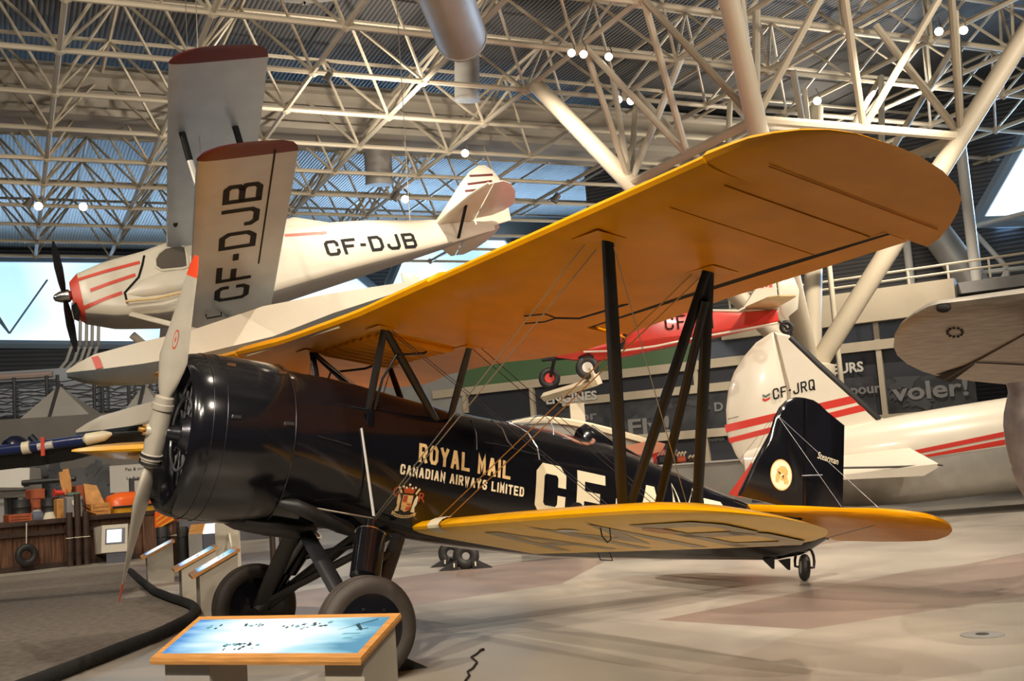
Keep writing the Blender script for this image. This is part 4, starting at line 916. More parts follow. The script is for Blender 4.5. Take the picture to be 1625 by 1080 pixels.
# tail
def fxp(pts, t, name, mtl): return MB().plate(pts, lambda a, c, h: b3(a, h, c), t, inset=.04).build(name, mtl, fox)
fn = fxp([(4.40, .28), (4.62, .48), (4.83, .68), (5.10, .95), (5.36, 1.17), (5.56, 1.26), (5.68, 1.25), (5.80, 1.12), (5.86, .95), (5.86, .55), (5.80, .1), (5.45, .05)], .06, 'fin', 'fox_cream')
for (u0, v0, u1, v1) in ((745, 279, 782, 277), (742, 292, 781, 287), (738, 303, 757, 301)):
    p0, p1 = FX.y(u0, v0, -.034), FX.y(u1, v1, -.034); MB().add([V(p0.x, -.0335, p0.z + .022), V(p1.x, -.0335, p1.z + .022), V(p1.x, -.0335, p1.z - .022), V(p0.x, -.0335, p0.z - .022)], [(0, 1, 2, 3)]).build('tail_stripe', 'maroon', fn, False)
for sg in (1, -1):
    MB().plate([(4.40, .06), (4.55, .45), (4.78, .95), (5.02, 1.27), (5.10, 1.28), (5.10, .06)], lambda a, c, h: b3(a, sg * c, .2 + h), .06, inset=.05).build('tailplane', 'fox_cream', fox)
    MB().plate([(5.13, 1.28), (5.27, 1.30), (5.44, 1.18), (5.62, .90), (5.72, .60), (5.74, .40), (5.62, .24), (5.42, .12), (5.13, .10)], lambda a, c, h: b3(a, sg * c, .2 + h), .04, inset=.04).build('elevator', 'silver', fox)
    MB().tube([b3(4.78, sg * .70, .19), b3(4.70, sg * .10, -.12)], 1, 8, flat=((1, 0, 0), .03, .018)).build('tail_strut', 'letter_black', fox)
MB().tube([b3(4.40, .06, .2), b3(4.55, .46, .2), b3(4.78, .96, .2), b3(5.02, 1.28, .2)], .028, 8).build('tailplane_edge', 'fox_cream', fox)
MB().sphere(b3(5.12, .35, .26), .06, 10).build('elevator_hinge', 'chrome', fox)
# two floats, their struts and spreader bars
DK = [(105, 588), (125, 575), (150, 562), (220, 543), (300, 525), (420, 485), (520, 466), (645, 447)]
CH = [(107, 591), (125, 589), (150, 587), (220, 578), (298, 565), (398, 540), (520, 498), (642, 459)]
KE = [(109, 594), (125, 605), (150, 612), (220, 612), (298, 601), (398, 570), (520, 520), (643, 462)]
def floatx(sg):
    rings = []
    for (d, c, k), wd in zip(zip(DK, CH, KE), (.06, .18, .26, .33, .36, .36, .30, .16)):
        pd, pc_, pk = FX.y(*d, -1.234 - wd), FX.y(*c, -1.234 - wd), FX.y(*k, -1.234); x = pd.x
        zd, zc = pd.z, pc_.z; zk = min(pk.z, zc - .02)
        o_ = 1.234 * sg
        rings.append([b3(x, o_ + q * sg, z) for q, z in ((0, zd + wd * .25), (wd * .6, zd + wd * .17), (wd, zd), (wd, zc), (wd * .5, (zc + zk) / 2 - .03), (0, zk), (-wd * .5, (zc + zk) / 2 - .03), (-wd, zc), (-wd, zd), (-wd * .6, zd + wd * .17))])
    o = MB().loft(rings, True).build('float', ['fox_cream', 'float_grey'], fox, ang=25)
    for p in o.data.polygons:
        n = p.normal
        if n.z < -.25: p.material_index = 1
    s = MB(); s_pts = [FX.y(145, 567, -1.234 - .27), FX.y(151, 586, -1.234 - .27)]
    for a in (0,): s.add([b3(s_pts[0].x, sg * 1.513, s_pts[0].z), b3(s_pts[0].x + .09, sg * 1.528, s_pts[0].z), b3(s_pts[1].x + .10, sg * 1.528, s_pts[1].z), b3(s_pts[1].x + .01, sg * 1.513, s_pts[1].z)], [(0, 1, 2, 3)])
    s.build('red_band', 'fox_red', o, False)
    # beaching cleat near the nose and water rudder astern
    q = FX.y(668, 452, -1.234); pl = [(q.x - .28 + .0, q.z - .12)] + [(q.x - .25 + .30 * math.sin(a) , q.z + .02 + .26 * math.cos(a) * .9) for a in (.0, .4, .8, 1.2, 1.6)] + [(q.x + .05, q.z - .14)]
    MB().plate(pl, lambda a, c, h: b3(a, sg * 1.234 + h, c), .03, inset=.02).build('water_rudder', 'fox_cream', o)
    return o
f1 = floatx(1); f2 = floatx(-1)
for sg in (1, -1):
    MB().tube([b3(-.78, sg * .38, -.62), b3(.05, sg * 1.1, -1.42)], 1, 10, flat=((1, 0, 0), .06, .03)).build('float_strut', 'fox_cream', fox)
    MB().tube([b3(.75, sg * .36, -.90), b3(.10, sg * 1.1, -1.40)], 1, 10, flat=((1, 0, 0), .06, .03)).build('float_strut', 'fox_cream', fox)
    MB().tube([b3(1.30, sg * .34, -.90), b3(1.9, sg * 1.12, -1.25)], 1, 10, flat=((1, 0, 0), .05, .028)).build('float_strut', 'silver', fox)
for x_, z_ in ((-.35, -1.50), (1.85, -1.26)):
    MB().tube([b3(x_, 1.1, z_), b3(x_, -1.1, z_)], 1, 10, flat=((1, 0, 0), .05, .025)).build('spreader_bar', 'navy', fox)
for c_ in ((4.0, 0, .4), (.5, 1.3, .55), (.5, -1.3, .55)):
    MB().tube([b3(*c_), b3(*c_) + FX.I.to_3x3() @ V(0, 0, 6.3)], .008, 5).build('hanging_cable', 'wire', fox)
# ------------------------------------------------------------------ red ultralight on its white stand
RP_ = at(1235, 520, 20.5); RF = frame_at(RP_, -YAW)
red = thing('light_aircraft', 'red light aircraft with white fin held up on a white stand behind the yellow wing', 'aircraft', frame=RF)
def rs(u, v, y=-.34): return RF.y(u, v, y)
rt = []
for (uu, vt, vb, wd) in ((880, 548, 566, .12), (905, 520, 569, .26), (941, 490, 571, .34), (995, 478, 562, .35), (1040, 482, 552, .34), (1098, 489, 541, .28), (1172, 494, 526, .18), (1234, 490, 513, .07)):
    a, c = rs(uu, vt, -wd), rs(uu, vb, -wd); rt.append((a.x, a.z, c.z, wd))
mb = MB(); mb.loft([[V(x, -q * w_, z) for q, z in ((.35, t), (.9, t - .08 * (t - b_)), (1, t - .25 * (t - b_)), (1, b_ + .22 * (t - b_)), (.55, b_), (-.55, b_), (-1, b_ + .22 * (t - b_)), (-1, t - .25 * (t - b_)), (-.9, t - .08 * (t - b_)), (-.35, t))] for x, t, b_, w_ in rt], True)
ro = mb.build('fuselage', 'red_paint', red, ang=30)
ln = MB(); ln.tube([rs(u, v, -y) for u, v, y in ((926, 558, .37), (990, 556, .37), (1040, 549, .36), (1098, 537, .30), (1172, 524, .20), (1234, 512, .09))], .02, 6); ln.build('white_line', 'white_paint', red)
ln = MB(); ln.tube([rs(u, v, -y) for u, v, y in ((1077, 488, .25), (1120, 492, .2), (1172, 493, .13), (1182, 488, .1))], .022, 6); ln.build('white_line', 'white_paint', red)
lt = MB()
q0, q1, q2 = rs(1056, 523, -.345), rs(1136, 521, -.27), rs(1055, 500, -.345); d_ = (q1 - q0); dl = d_.length; d_ /= dl; h_ = abs(q2.z - q0.z)
block_text(lt, 'CF-P', lambda a, c: q0 + d_ * a + V(0, -.012, c), h_, .16, .065, .03)
lt.build('lettering', 'letter_black', ro, False)
lt = MB(); p_ = rs(1129, 521, -.272); block_text(lt, 'I', lambda a, c: p_ + d_ * a + V(0, -.012, c), h_, .16, .065, .03); lt.build('lettering', 'letter_black', ro, False)
fin_ = MB(); fin_.plate([(rs(u, v, 0).x, rs(u, v, 0).z) for u, v in ((1178, 489), (1204, 447), (1212, 436), (1230, 432), (1236, 494))], lambda a, c, h: V(a, h, c), .06, inset=.03); fin_.build('fin', 'white_paint', red)
rd = MB(); rd.plate([(rs(u, v, 0).x, rs(u, v, 0).z) for u, v in ((1232, 432), (1258, 436), (1268, 460), (1266, 490), (1246, 506), (1238, 495))], lambda a, c, h: V(a, h, c), .05, inset=.03); rd.build('rudder', 'white_paint', red)
fl_ = MB(); c0 = rs(1216, 452, -.034); 
for dx_ in (-.08, .08): fl_.box((c0.x + dx_, -.034, c0.z), (.06, .006, .10))
fl_.sphere((c0.x, -.034, c0.z), .035, 8, sc=(1, .1, 1.2)); fl_.build('tail_flag', 'stripe_red', red, False)
tp_ = MB(); tp_.plate([(rs(1181, 489, 0).x, -.05), (rs(1196, 487, 0).x, -1.2), (rs(1212, 487, 0).x, -1.3), (rs(1238, 485, 0).x, -1.2), (rs(1238, 485, 0).x, .05), (rs(1238, 485, 0).x, 1.2), (rs(1196, 487, 0).x, 1.2)], lambda a, c, h: V(a, c, rs(1200, 487, 0).z + h), .05, inset=.04); tp_.build('tailplane', 'gold', red)
twp = rs(1248, 519, 0); MB().torus(twp, (0, 1, 0), .09, .045, 20, 8).build('tail_wheel', 'rubber_dark', red); MB().tube([rs(1232, 505, 0), twp], .03, 8).build('tail_wheel_leg', 'black_dull', red)
for (u, v, y, hubm) in ((932, 583, -.95, 'silver'), (872, 600, .75, 'stripe_red')):
    c_ = rs(u, v, y); w_ = MB().torus(c_, (0, 1, 0), .142, .068, 28, 12).build('wheel', 'rubber_dark', red)
    MB().lathe([(-.06, .02), (-.06, .095), (.06, .095), (.06, .02)], c_, (0, 1, 0), 20, caps=True).build('wheel_hub', hubm, w_)
    MB().tube([c_ + V(.02, 0, .02), V(c_.x + .1, c_.y * .25, rs(930, 565, 0).z)], .035, 8).build('gear_leg', 'black_dull', red)
MB().tube([rs(860, 571, .2), rs(905, 567, 0), rs(940, 566, -.4)], .035, 8).build('axle', 'black_dull', red)
wg = MB(); xw = rs(950, 480, 0).x; zw = rs(950, 474, 0).z + .12
wg.loft([[V(xw - .7 + q * 1.45, y_, zw + z_) for q, z_ in ((1, .0), (.6, .11), (.3, .14), (.08, .10), (0, .04), (.05, 0), (.5, 0))] for y_ in (-4.3, 4.3)], True); wg.build('wing', 'red_paint', red, ang=30)
for sg in (-1, 1): MB().tube([V(rs(987, 551, -.36).x, sg * .36, rs(987, 551, -.36).z), V(rs(1000, 500, 0).x, sg * 2.1, zw)], .04, 8).build('wing_strut', 'black_dull', red)
SF_ = rs(915, 640, -.2)
sb = RF.M @ V(SF_.x, -.2, 0); sb.z = 0
st = thing('aircraft_stand', 'white post with a cranked cradle carrying the wheels of the red aircraft', 'stand', loc=sb, heading=-YAW)
SF = Frame(st.matrix_world.copy())
def ss(u, v, y=0): return SF.y(u, v, y)
MB().box((0, 0, ss(915, 640).z / 2), (.26, .26, ss(915, 640).z)).build('post', 'pier', st, False)
MB().box((0, 0, .05), (1.0, 1.0, .1), bev=.02).build('base_plate', 'pier', st)
cb = MB(); cb.tube([ss(863, 630, .6), ss(900, 619, 0), ss(948, 604, -.75)], .085, 4, caps=True); cb.build('cradle_beam', 'pier', st, False)
MB().tube([ss(948, 611, -.75), ss(936, 583, -.75)], .10, 4).build('cradle_fork', 'pier', st, False)

# ------------------------------------------------------------------ white aircraft with red stripes
JF = frame_at(V(at(1240, 790, 21.5).x, at(1240, 790, 21.5).y, 0), -YAW)
jr = thing('striped_aircraft', 'white aircraft with two red stripes and a tall pale fin behind the black rudder', 'aircraft', frame=JF)
def js(u, v, y=0.0): return JF.y(u, v, y)
def jxz(pts, y=0.0): return [(js(u, v, y).x, js(u, v, y).z) for u, v in pts]
ft_ = []
for (uu, vt, vb, wd) in ((1178, 716, 772, .10), (1215, 706, 786, .24), (1260, 694, 798, .38), (1340, 677, 805, .55), (1420, 660, 800, .68), (1500, 646, 791, .76), (1600, 630, 779, .82), (1720, 612, 766, .85), (1850, 604, 757, .85)):
    a, c = js(uu, vt, 0), js(uu, vb, -.0); ft_.append((a.x, a.z, c.z, wd, 2.5))
def jring(x, n=36):
    t, bt, wd, e = prof(x, ft_); zc, h = (t + bt) / 2, (t - bt) / 2
    return [V(x, -wd * math.copysign(abs(math.cos(a)) ** (2 / e), math.cos(a)), zc + h * math.copysign(abs(math.sin(a)) ** (2 / e), math.sin(a))) for a in [2 * math.pi * j / n for j in range(n)]]
X0, X1 = ft_[0][0], ft_[-1][0]
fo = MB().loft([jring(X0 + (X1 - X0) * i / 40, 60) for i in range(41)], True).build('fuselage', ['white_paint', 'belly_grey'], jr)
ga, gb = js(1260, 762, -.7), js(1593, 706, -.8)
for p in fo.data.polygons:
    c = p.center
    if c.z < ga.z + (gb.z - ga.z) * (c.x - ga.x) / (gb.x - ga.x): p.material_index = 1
def jside(x, z, d=.008):
    q = side(x, z, d, ft_); return q
def jband(pts_t, pts_b, mtl, name='stripe'):
    mb = MB(); rows = []
    for i in range(13):
        f = i / 12; r = []
        for (a, c) in (pts_t, pts_b):
            u, v = a[0] + (c[0] - a[0]) * f, a[1] + (c[1] - a[1]) * f; p = js(u, v, -.76); r.append(jside(p.x, p.z))
        rows.append(r)
    mb.loft(rows, False, closed=False); return mb.build(name, mtl, fo, False)
jband(((1453, 714), (1850, 630)), ((1462, 719), (1850, 640)), 'stripe_red'); jband(((1467, 722), (1850, 645)), ((1474, 725), (1850, 663)), 'stripe_red')
FO = [(1152, 650), (1156, 615), (1165, 590), (1180, 566), (1200, 543), (1225, 527)]
rdp = MB(); rdp.plate(jxz(FO + [(1227.5, 528), (1237.5, 570), (1248.5, 620), (1251.5, 700), (1245, 750), (1226, 768), (1190, 752), (1168, 722), (1154, 690)]), lambda a, c, h: V(a, h, c), .10, inset=.08); rud_ = rdp.build('rudder', 'white_paint', jr)
fip = MB(); fip.plate(jxz([(1228, 527), (1250, 530), (1300, 580), (1350, 625), (1392, 664), (1430, 668), (1430, 700), (1260, 760), (1252, 700), (1249, 620), (1238, 570)]), lambda a, c, h: V(a, h, c), .14, inset=.06); fin2 = fip.build('fin', 'white_paint', jr)
de = MB(); de.tube([js(1252, 536, 0), js(1300, 582, 0), js(1350, 627, 0), js(1394, 667, 0)], .085, 10); de.build('leading_edge_boot', 'rubber_dark', jr)
def jflat(uvs, mtl, par, name, y): return MB().add([js(u, v, y) for u, v in uvs], [tuple(range(len(uvs)))]).build(name, mtl, par, False)
for par, uvs in ((rud_, ((1150, 674), (1248, 651), (1248, 663), (1152, 686))), (fin2, ((1249.5, 651), (1350, 628), (1362, 638), (1249.5, 663))), (rud_, ((1155, 695), (1248, 671), (1249, 680), (1158, 703))), (fin2, ((1251, 671), (1366, 642), (1375, 651), (1252, 680)))):
    jflat(uvs, 'stripe_red', par, 'stripe', -.0735 if par is fin2 else -.0535)
lt = MB(); q0, q1, q2 = js(1227, 634, -.055), js(1288, 619, -.055), js(1226, 617, -.055); dl = (q1 - q0).length; d_ = (q1 - q0) / dl
block_text(lt, 'CF-JRQ', lambda a, c: q0 + d_ * a + V(0, -.021, c), q2.z - q0.z, dl * .158, dl * .045, .030); lt.build('lettering', 'letter_black', fin2, False)
for v0, mtl in ((631, 'pump_green'), (637, 'stripe_red')):
    jflat(((1210, v0 - 6), (1215, v0 - 4), (1222, v0 - 8), (1222, v0 - 4), (1215, v0 + 0), (1210, v0 - 2)), mtl, rud_, 'chevron', -.0545)
jflat(((1155, 664), (1172, 660), (1172, 661), (1155, 665)), 'alu_seam', rud_, 'trim_tab_seam', -.0545)
MB().loft([[js(u, v, y) for u, v in ((1193, 733), (1156, 784), (1180, 790), (1200, 745))] for y in (-.36, -.30)], True).build('red_tail_fillet', 'stripe_red', jr, False)
sp3 = [js(1300, 730, -.5), js(1440, 711, -.55), js(1490, 738, -2.0), js(1466, 752, -2.0), js(1300, 760, -2.0)]
tb = MB(); tb.loft([[p - V(0, 0, .03) for p in sp3], [p + V(0, 0, .03) for p in sp3]], True); tb.build('tailplane', 'white_paint', jr, False)
sl_ = MB(); sl_.tube([js(1335, 742, -2.02), js(1400, 741, -2.02), js(1462, 739, -1.9)], .022, 6); sl_.build('tailplane_slot', 'alu_seam', jr)
MB().tube([js(1488, 737, -2), js(1496, 738, -2)], .02, 6).build('tip_light', 'alu_seam', jr)
MB().tube([js(1250, 520, 0), js(1249, 532, 0)], .05, 8).build('beacon', 'rubber_dark', jr)
for y_ in (-1.3, 1.3):      # main wheels ahead, outside the picture's right edge
    xq = js(1950, 700, 0).x; MB().torus((xq, y_, .38), (0, 1, 0), .27, .11, 26, 10).build('main_wheel', 'rubber_dark', jr); MB().tube([(xq, y_, .38), (xq, y_ * .5, 1.2)], .07, 8).build('gear_leg', 'white_paint', jr)
MB().loft([jring(X1 + i * .3) for i in (0, .01)], True).build('fuselage_end', 'white_paint', jr)
tq = js(1262, 806, 0); MB().torus((tq.x, 0, .14), (0, 1, 0), .10, .04, 20, 8).build('tail_wheel', 'rubber_dark', jr); MB().tube([(tq.x, 0, .14), (tq.x + .05, 0, js(1262, 796, 0).z + .1)], .04, 8).build('tail_wheel_leg', 'alu', jr)

# ------------------------------------------------------------------ bare metal wing and nacelle at the right edge
pm = at(1500, 545, 10.5)
Xa = V(math.cos(-YAW - .25), math.sin(-YAW - .25), 0); Fa = V(-Xa.y, Xa.x, 0); Ya = Fa * math.cos(R(15)) - V(0, 0, 1) * math.sin(R(15)); Za = Xa.cross(Ya)
m = Matrix((Xa, Ya, Za)).transposed().to_4x4(); m.translation = pm
WF = Frame(m)
mw = thing('metal_aircraft', 'bare metal aircraft wing tip with a rounded nacelle reaching in beside the white fuselage', 'aircraft', frame=WF)
LEp = [(1418, 548), (1420, 530), (1432, 513), (1450, 502), (1475, 491), (1492, 487), (1540, 482), (1625, 472), (1800, 452)]
TEp = [(1418, 550), (1424, 564), (1440, 578), (1464, 590), (1490, 598), (1505, 600), (1545, 606), (1625, 614), (1800, 632)]
rg = []
for i, (a, c) in enumerate(zip(LEp, TEp)):
    p, q = WF.z(*a), WF.z(*c); L_ = (q - p).length; t_ = .13 * L_ * min(1, .25 + i * .2)
    rg.append([p.lerp(q, f) + V(0, 0, z * t_ / .13 * .8) for f, z in ((0, .02), (.03, .05), (.12, .10), (.3, .13), (.6, .09), (1, .005), (.6, -.004), (.3, -.006), (.12, -.004), (.03, 0))])
mwo = MB().loft(rg, True).build('wing', 'alu', mw, ang=30)
sm = MB()
def under_m(u, v): p = WF.z(u, v); return p + V(0, 0, -.012)
sm.tube([under_m(1498, 600), under_m(1545, 573), under_m(1625, 528), under_m(1800, 440)], .012, 6)
sm.tube([under_m(1545, 573), under_m(1625, 577), under_m(1800, 585)], .006, 6)
sm.build('panel_seam', 'alu_seam', mwo)
gp = MB(); gp.add([under_m(u, v) for u, v in ((1484, 596), (1508, 605), (1548, 575), (1540, 576))], [(0, 1, 2, 3)]); gp.build('aileron_gap', 'ink', mwo, False)
ho = MB()
for k in range(11):
    a = 2 * math.pi * k / 11; ho.sphere(under_m(1515 + 12 * math.cos(a), 525 + 7 * math.sin(a)), .016, 8)
ho.build('bolt_ring', 'alu_seam', mwo)
tl = WF.z(1497, 490); MB().sphere(tl + V(0, -.02, .0), .05, 12, sc=(1.3, .8, .8)).build('tip_light', 'ink', mwo)
NF = frame_at(V(at(1610, 700, 10.0).x, at(1610, 700, 10.0).y, 0), -YAW - .1)
nac = []
for (u, v, w_) in ((1598, 608, .40), (1601, 622, .43), (1594, 655, .47), (1593, 675, .48), (1597, 705, .46), (1604, 734, .42), (1607, 740, .42), (1606, 744, .40), (1615, 768, .30), (1626, 790, .22), (1634, 800, .12)):
    p = NF.y(u, v, 0); nac.append([V(p.x + w_ + w_ * math.cos(a), .6 * w_ * math.sin(a), p.z) for a in [2 * math.pi * i / 24 for i in range(24)]])
mb = MB(); mb.loft(nac, True); mb.xf(WF.I @ NF.M); mb.build('nacelle', mat('nacelle_metal', (.30, .255, .25), .4, .35, var=.3, scale=7), mw)
MB().tube([WF.I @ (NF.M @ V(.5, 0, NF.y(1598, 640, 0).z)), WF.I @ (NF.M @ V(.5, .1, NF.y(1598, 560, 0).z))], [.30, .22], 16).build('pylon', 'alu', mw)
# the part of the fuselage that carries it on the floor, outside the frame
lg = MB(); p0 = NF.M @ V(1.2, 0, .42); lg.torus(WF.I @ p0, WF.I.to_3x3() @ V(0, 1, 0), .30, .12, 24, 10); lg.build('main_wheel', 'rubber_dark', mw)
lg = MB().tube([WF.I @ p0, WF.I @ (p0 + V(0, 0, 1.0))], .08, 8); lg.build('gear_leg', 'alu', mw)

# ------------------------------------------------------------------ pale winged aircraft behind the cockpit, with its chocked wheels
AFm = frame_at(V(at(930, 700, 17.5).x, at(930, 700, 17.5).y, 0), -YAW)
pa = thing('pale_aircraft', 'grey and cream aircraft with an arched cream wing edge seen behind the cockpit', 'aircraft', frame=AFm)
def ps(u, v, y=0.0): return AFm.y(u, v, y)
top = [(812, 668), (835, 662), (868, 660), (905, 664), (940, 671), (980, 681), (1015, 691), (1034, 698)]
rows = []
for i, (u, v) in enumerate(top):
    p = ps(u, v, 0); r = []
    rows.append([V(p.x, 0, p.z), V(p.x, -.08, p.z - .03), V(p.x, -.06, p.z - .10), V(p.x, .2, p.z - .12), V(p.x + .1, 1.6, p.z - .10), V(p.x + .1, 1.6, p.z + .02)])
MB().loft(rows, True).build('wing_edge', 'cream', pa, ang=30)
rows = [[V(ps(u, v, 0).x, .02, ps(u, v, 0).z - .08), V(ps(u, v, 0).x, .0, min(ps(u, v, 0).z - .1, ps(u, 745, 0).z)), V(ps(u, v, 0).x, 1.4, min(ps(u, v, 0).z - .1, ps(u, 745, 0).z)), V(ps(u, v, 0).x, 1.4, ps(u, v, 0).z - .08)] for u, v in top]
MB().loft(rows, True).build('body', mat('pale_body', (.27, .24, .20), .45, var=.1, scale=3), pa, ang=30)
MB().plate(jx := [(ps(u, v, -.1).x, ps(u, v, -.1).z) for u, v in ((990, 708), (1034, 698), (1056, 704), (1050, 716), (1020, 724), (1000, 720))], lambda a, c, h: V(a, -.1 + h, c), .06).build('copper_panel', mat('copper_panel', (.42, .17, .10), .4), pa)
for (u, v, y) in ((740, 890, -.15), (716, 886, .6)):
    c_ = ps(u, v, y); c_.z = .20; w_ = MB().torus(c_, (0, 1, 0), .125, .082, 28, 12).build('wheel', 'rubber_dark', pa)
    MB().lathe([(-.05, .02), (-.055, .045), (-.05, .06), (.05, .06), (.05, .02)], c_, (0, 1, 0), 20, caps=True).build('wheel_hub', 'grey_mid', w_)
    MB().lathe([(-.03, .02), (-.035, .09), (.035, .09), (.03, .02)], c_, (0, 1, 0), 20, caps=True).build('wheel_disc', 'black_dull', w_)
MB().tube([ps(740, 890, -.15) + V(0, .12, 0), ps(716, 886, .6) - V(0, .1, 0)], .03, 8).build('axle', 'engine', pa)
MB().tube([ps(728, 888, .2), ps(735, 850, .3), ps(835, 745, .3)], .07, 10).build('gear_leg', 'black_dull', pa)
for i, (u, v, y, lab) in enumerate(((712, 908, -.15, 'black wedge chock tight against the front of the nearer small wheel'), (766, 904, -.15, 'black wedge chock behind the nearer small wheel'), (698, 900, .6, 'black wedge chock in front of the farther small wheel'))):
    p = ps(u, v, y); p = AFm.M @ V(p.x, y, 0); sg = -1 if i == 1 else 1
    o = thing('wheel_chock', lab, 'wheel chock', loc=p, heading=-YAW, group='chocks at the small wheels')
    MB().add([V(-.15, -.1, 0), V(.15, -.1, 0), V(.15 * sg, -.1, .16), V(-.15, .1, 0), V(.15, .1, 0), V(.15 * sg, .1, .16)], [(0, 1, 2), (5, 4, 3), (0, 3, 4, 1), (1, 4, 5, 2), (2, 5, 3, 0)]).build('wedge', 'rubber_dark', o, False)
    MB().tube([V(.1 * sg, -.1, .10), V(.1 * sg, -.16, .10), V(.1 * sg, -.16, .05)], .012, 6).build('pull_rope', 'rope', o)
# ------------------------------------------------------------------ info panels
def screen_mat(name, s=1.0):
    """backlit print: white in the middle, sky blue towards the ends"""
    mt = mat(name, (.8, .9, 1), .15); nt = mt.node_tree; b = nt.nodes['Principled BSDF']; b.inputs['Emission Strength'].default_value = s
    b.inputs['Base Color'].default_value = (.03, .04, .05, 1)
    tc = nt.nodes.new('ShaderNodeTexCoord'); sp = nt.nodes.new('ShaderNodeSeparateXYZ'); nt.links.new(tc.outputs['Generated'], sp.inputs[0])
    no = nt.nodes.new('ShaderNodeTexNoise'); no.inputs['Scale'].default_value = 2.6; nt.links.new(tc.outputs['Generated'], no.inputs[0])
    ad = nt.nodes.new('ShaderNodeMath'); ad.operation = 'MULTIPLY_ADD'; ad.inputs[1].default_value = .5; nt.links.new(no.outputs[0], ad.inputs[0]); nt.links.new(sp.outputs[0], ad.inputs[2])
    ml = nt.nodes.new('ShaderNodeMath'); ml.operation = 'MULTIPLY'; ml.inputs[1].default_value = .68; nt.links.new(ad.outputs[0], ml.inputs[0])
    rp = nt.nodes.new('ShaderNodeValToRGB'); cr_ = rp.color_ramp
    cr_.elements[0].position = .17; cr_.elements[0].color = (.05, .27, .68, 1); cr_.elements[1].position = .27; cr_.elements[1].color = (.50, .82, .98, 1)
    for p, c in ((.36, (.95, 1, 1)), (.60, (.95, 1, 1)), (.72, (.45, .80, .90)), (.82, (.08, .30, .46))):
        e = cr_.elements.new(p); e.color = (*c, 1)
    nt.links.new(ml.outputs[0], rp.inputs[0]); nt.links.new(rp.outputs[0], b.inputs['Emission Color'])
    return mt
M['print'] = screen_mat('backlit_print')
M['print_ink'] = mat('print_ink', (.02, .05, .07), .4); M['print_blue'] = mat('print_blue', (.10, .30, .40), .4)
tr_, br_ = on_z(641, 968, .855), on_z(585, 1043, .70); tl_, bl_ = on_z(305, 982, .855), on_z(228, 1043, .70)
xd = (br_ - bl_); xd.z = 0; xd.normalize(); wid = 1.25
c_ = (tr_ + br_ + tl_ + bl_) / 4; yd = V(-xd.y, xd.x, 0)
dep = abs(((tr_ + tl_) / 2 - (br_ + bl_) / 2).dot(yd)); rise = .155
skew = ((tr_ + tl_) / 2 - (br_ + bl_) / 2).dot(xd)
PF = frame_at((c_.x, c_.y, 0), math.atan2(xd.y, xd.x))
ip = thing('info_panel', 'large backlit info panel with oak rim in front of the near wheel', 'info panel', frame=PF)
def pp(a, c, h=0): # a across -1..1, c near -1 .. far 1
    return V(a * wid / 2 + c * skew / 2, c * dep / 2, (.70 + .855) / 2 + c * rise / 2 + h)
MB().loft([[pp(-1, -1, -.035), pp(1, -1, -.035), pp(1, 1, -.035), pp(-1, 1, -.035)], [pp(-1.006, -1.02, -.018), pp(1.006, -1.02, -.018), pp(1.006, 1.02, -.018), pp(-1.006, 1.02, -.018)], [pp(-1, -1), pp(1, -1), pp(1, 1), pp(-1, 1)]], True).build('rim', 'oak', ip, False)
scr = MB().loft([[pp(a * .935, c * .80, h) for a, c in ((-1, -1), (1, -1), (1, 1), (-1, 1))] for h in (-.01, .003)], True).build('lit_print', 'print', ip, False)
ik = MB()
def blob(poly, mi=0, h=.0042): ik.add([pp(a, c, h) for a, c in poly], [tuple(range(len(poly)))], mi)
rr = random.Random(11)
for (x_, y_, n, sx, sy) in ((.30, .42, 15, .13, .16), (-.70, .42, 7, .06, .12), (-.30, .45, 9, .10, .07), (-.22, -.52, 16, .17, .16), (.10, .40, 5, .1, .05)):
    for i in range(n):
        a, c = x_ + rr.uniform(-sx, sx), y_ + rr.uniform(-sy, sy); w_, h_ = rr.uniform(.008, .03), rr.uniform(.02, .07)
        blob([(a - w_, c - h_ * .4), (a + w_ * .5, c - h_), (a + w_, c + h_ * .3), (a - w_ * .2, c + h_)], 0 if i % 3 else 1, .0042 + .0001 * i)
blob([(.56, .18), (.58, .20), (.86, .66), (.85, .70)], 0, .006); blob([(.69, .42), (.71, .50), (.80, .20), (.785, .15)], 0, .0062); blob([(.74, .16), (.75, .20), (.84, .28), (.84, .24)], 0, .0064)
blob([(.64, -.02), (.66, .04), (.82, .06), (.80, .0)], 1, .006); blob([(.68, -.22), (.70, -.16), (.78, -.14), (.77, -.2)], 1, .006)
ik.build('printed_picture', ['print_ink', 'print_blue'], scr, False)
def post(a0, a1, name, mtl): return MB().loft([[V(pp(a, c).x, pp(a, c).y, 0) for a, c in ((a0, -.72), (a1, -.72), (a1, .86), (a0, .86))], [pp(a, c, -.036) for a, c in ((a0, -.72), (a1, -.72), (a1, .86), (a0, .86))]], True).build(name, mtl, ip, False)
post(-.93, -.48, 'pedestal', 'plinth_shade'); post(.62, .97, 'pedestal', 'plinth')

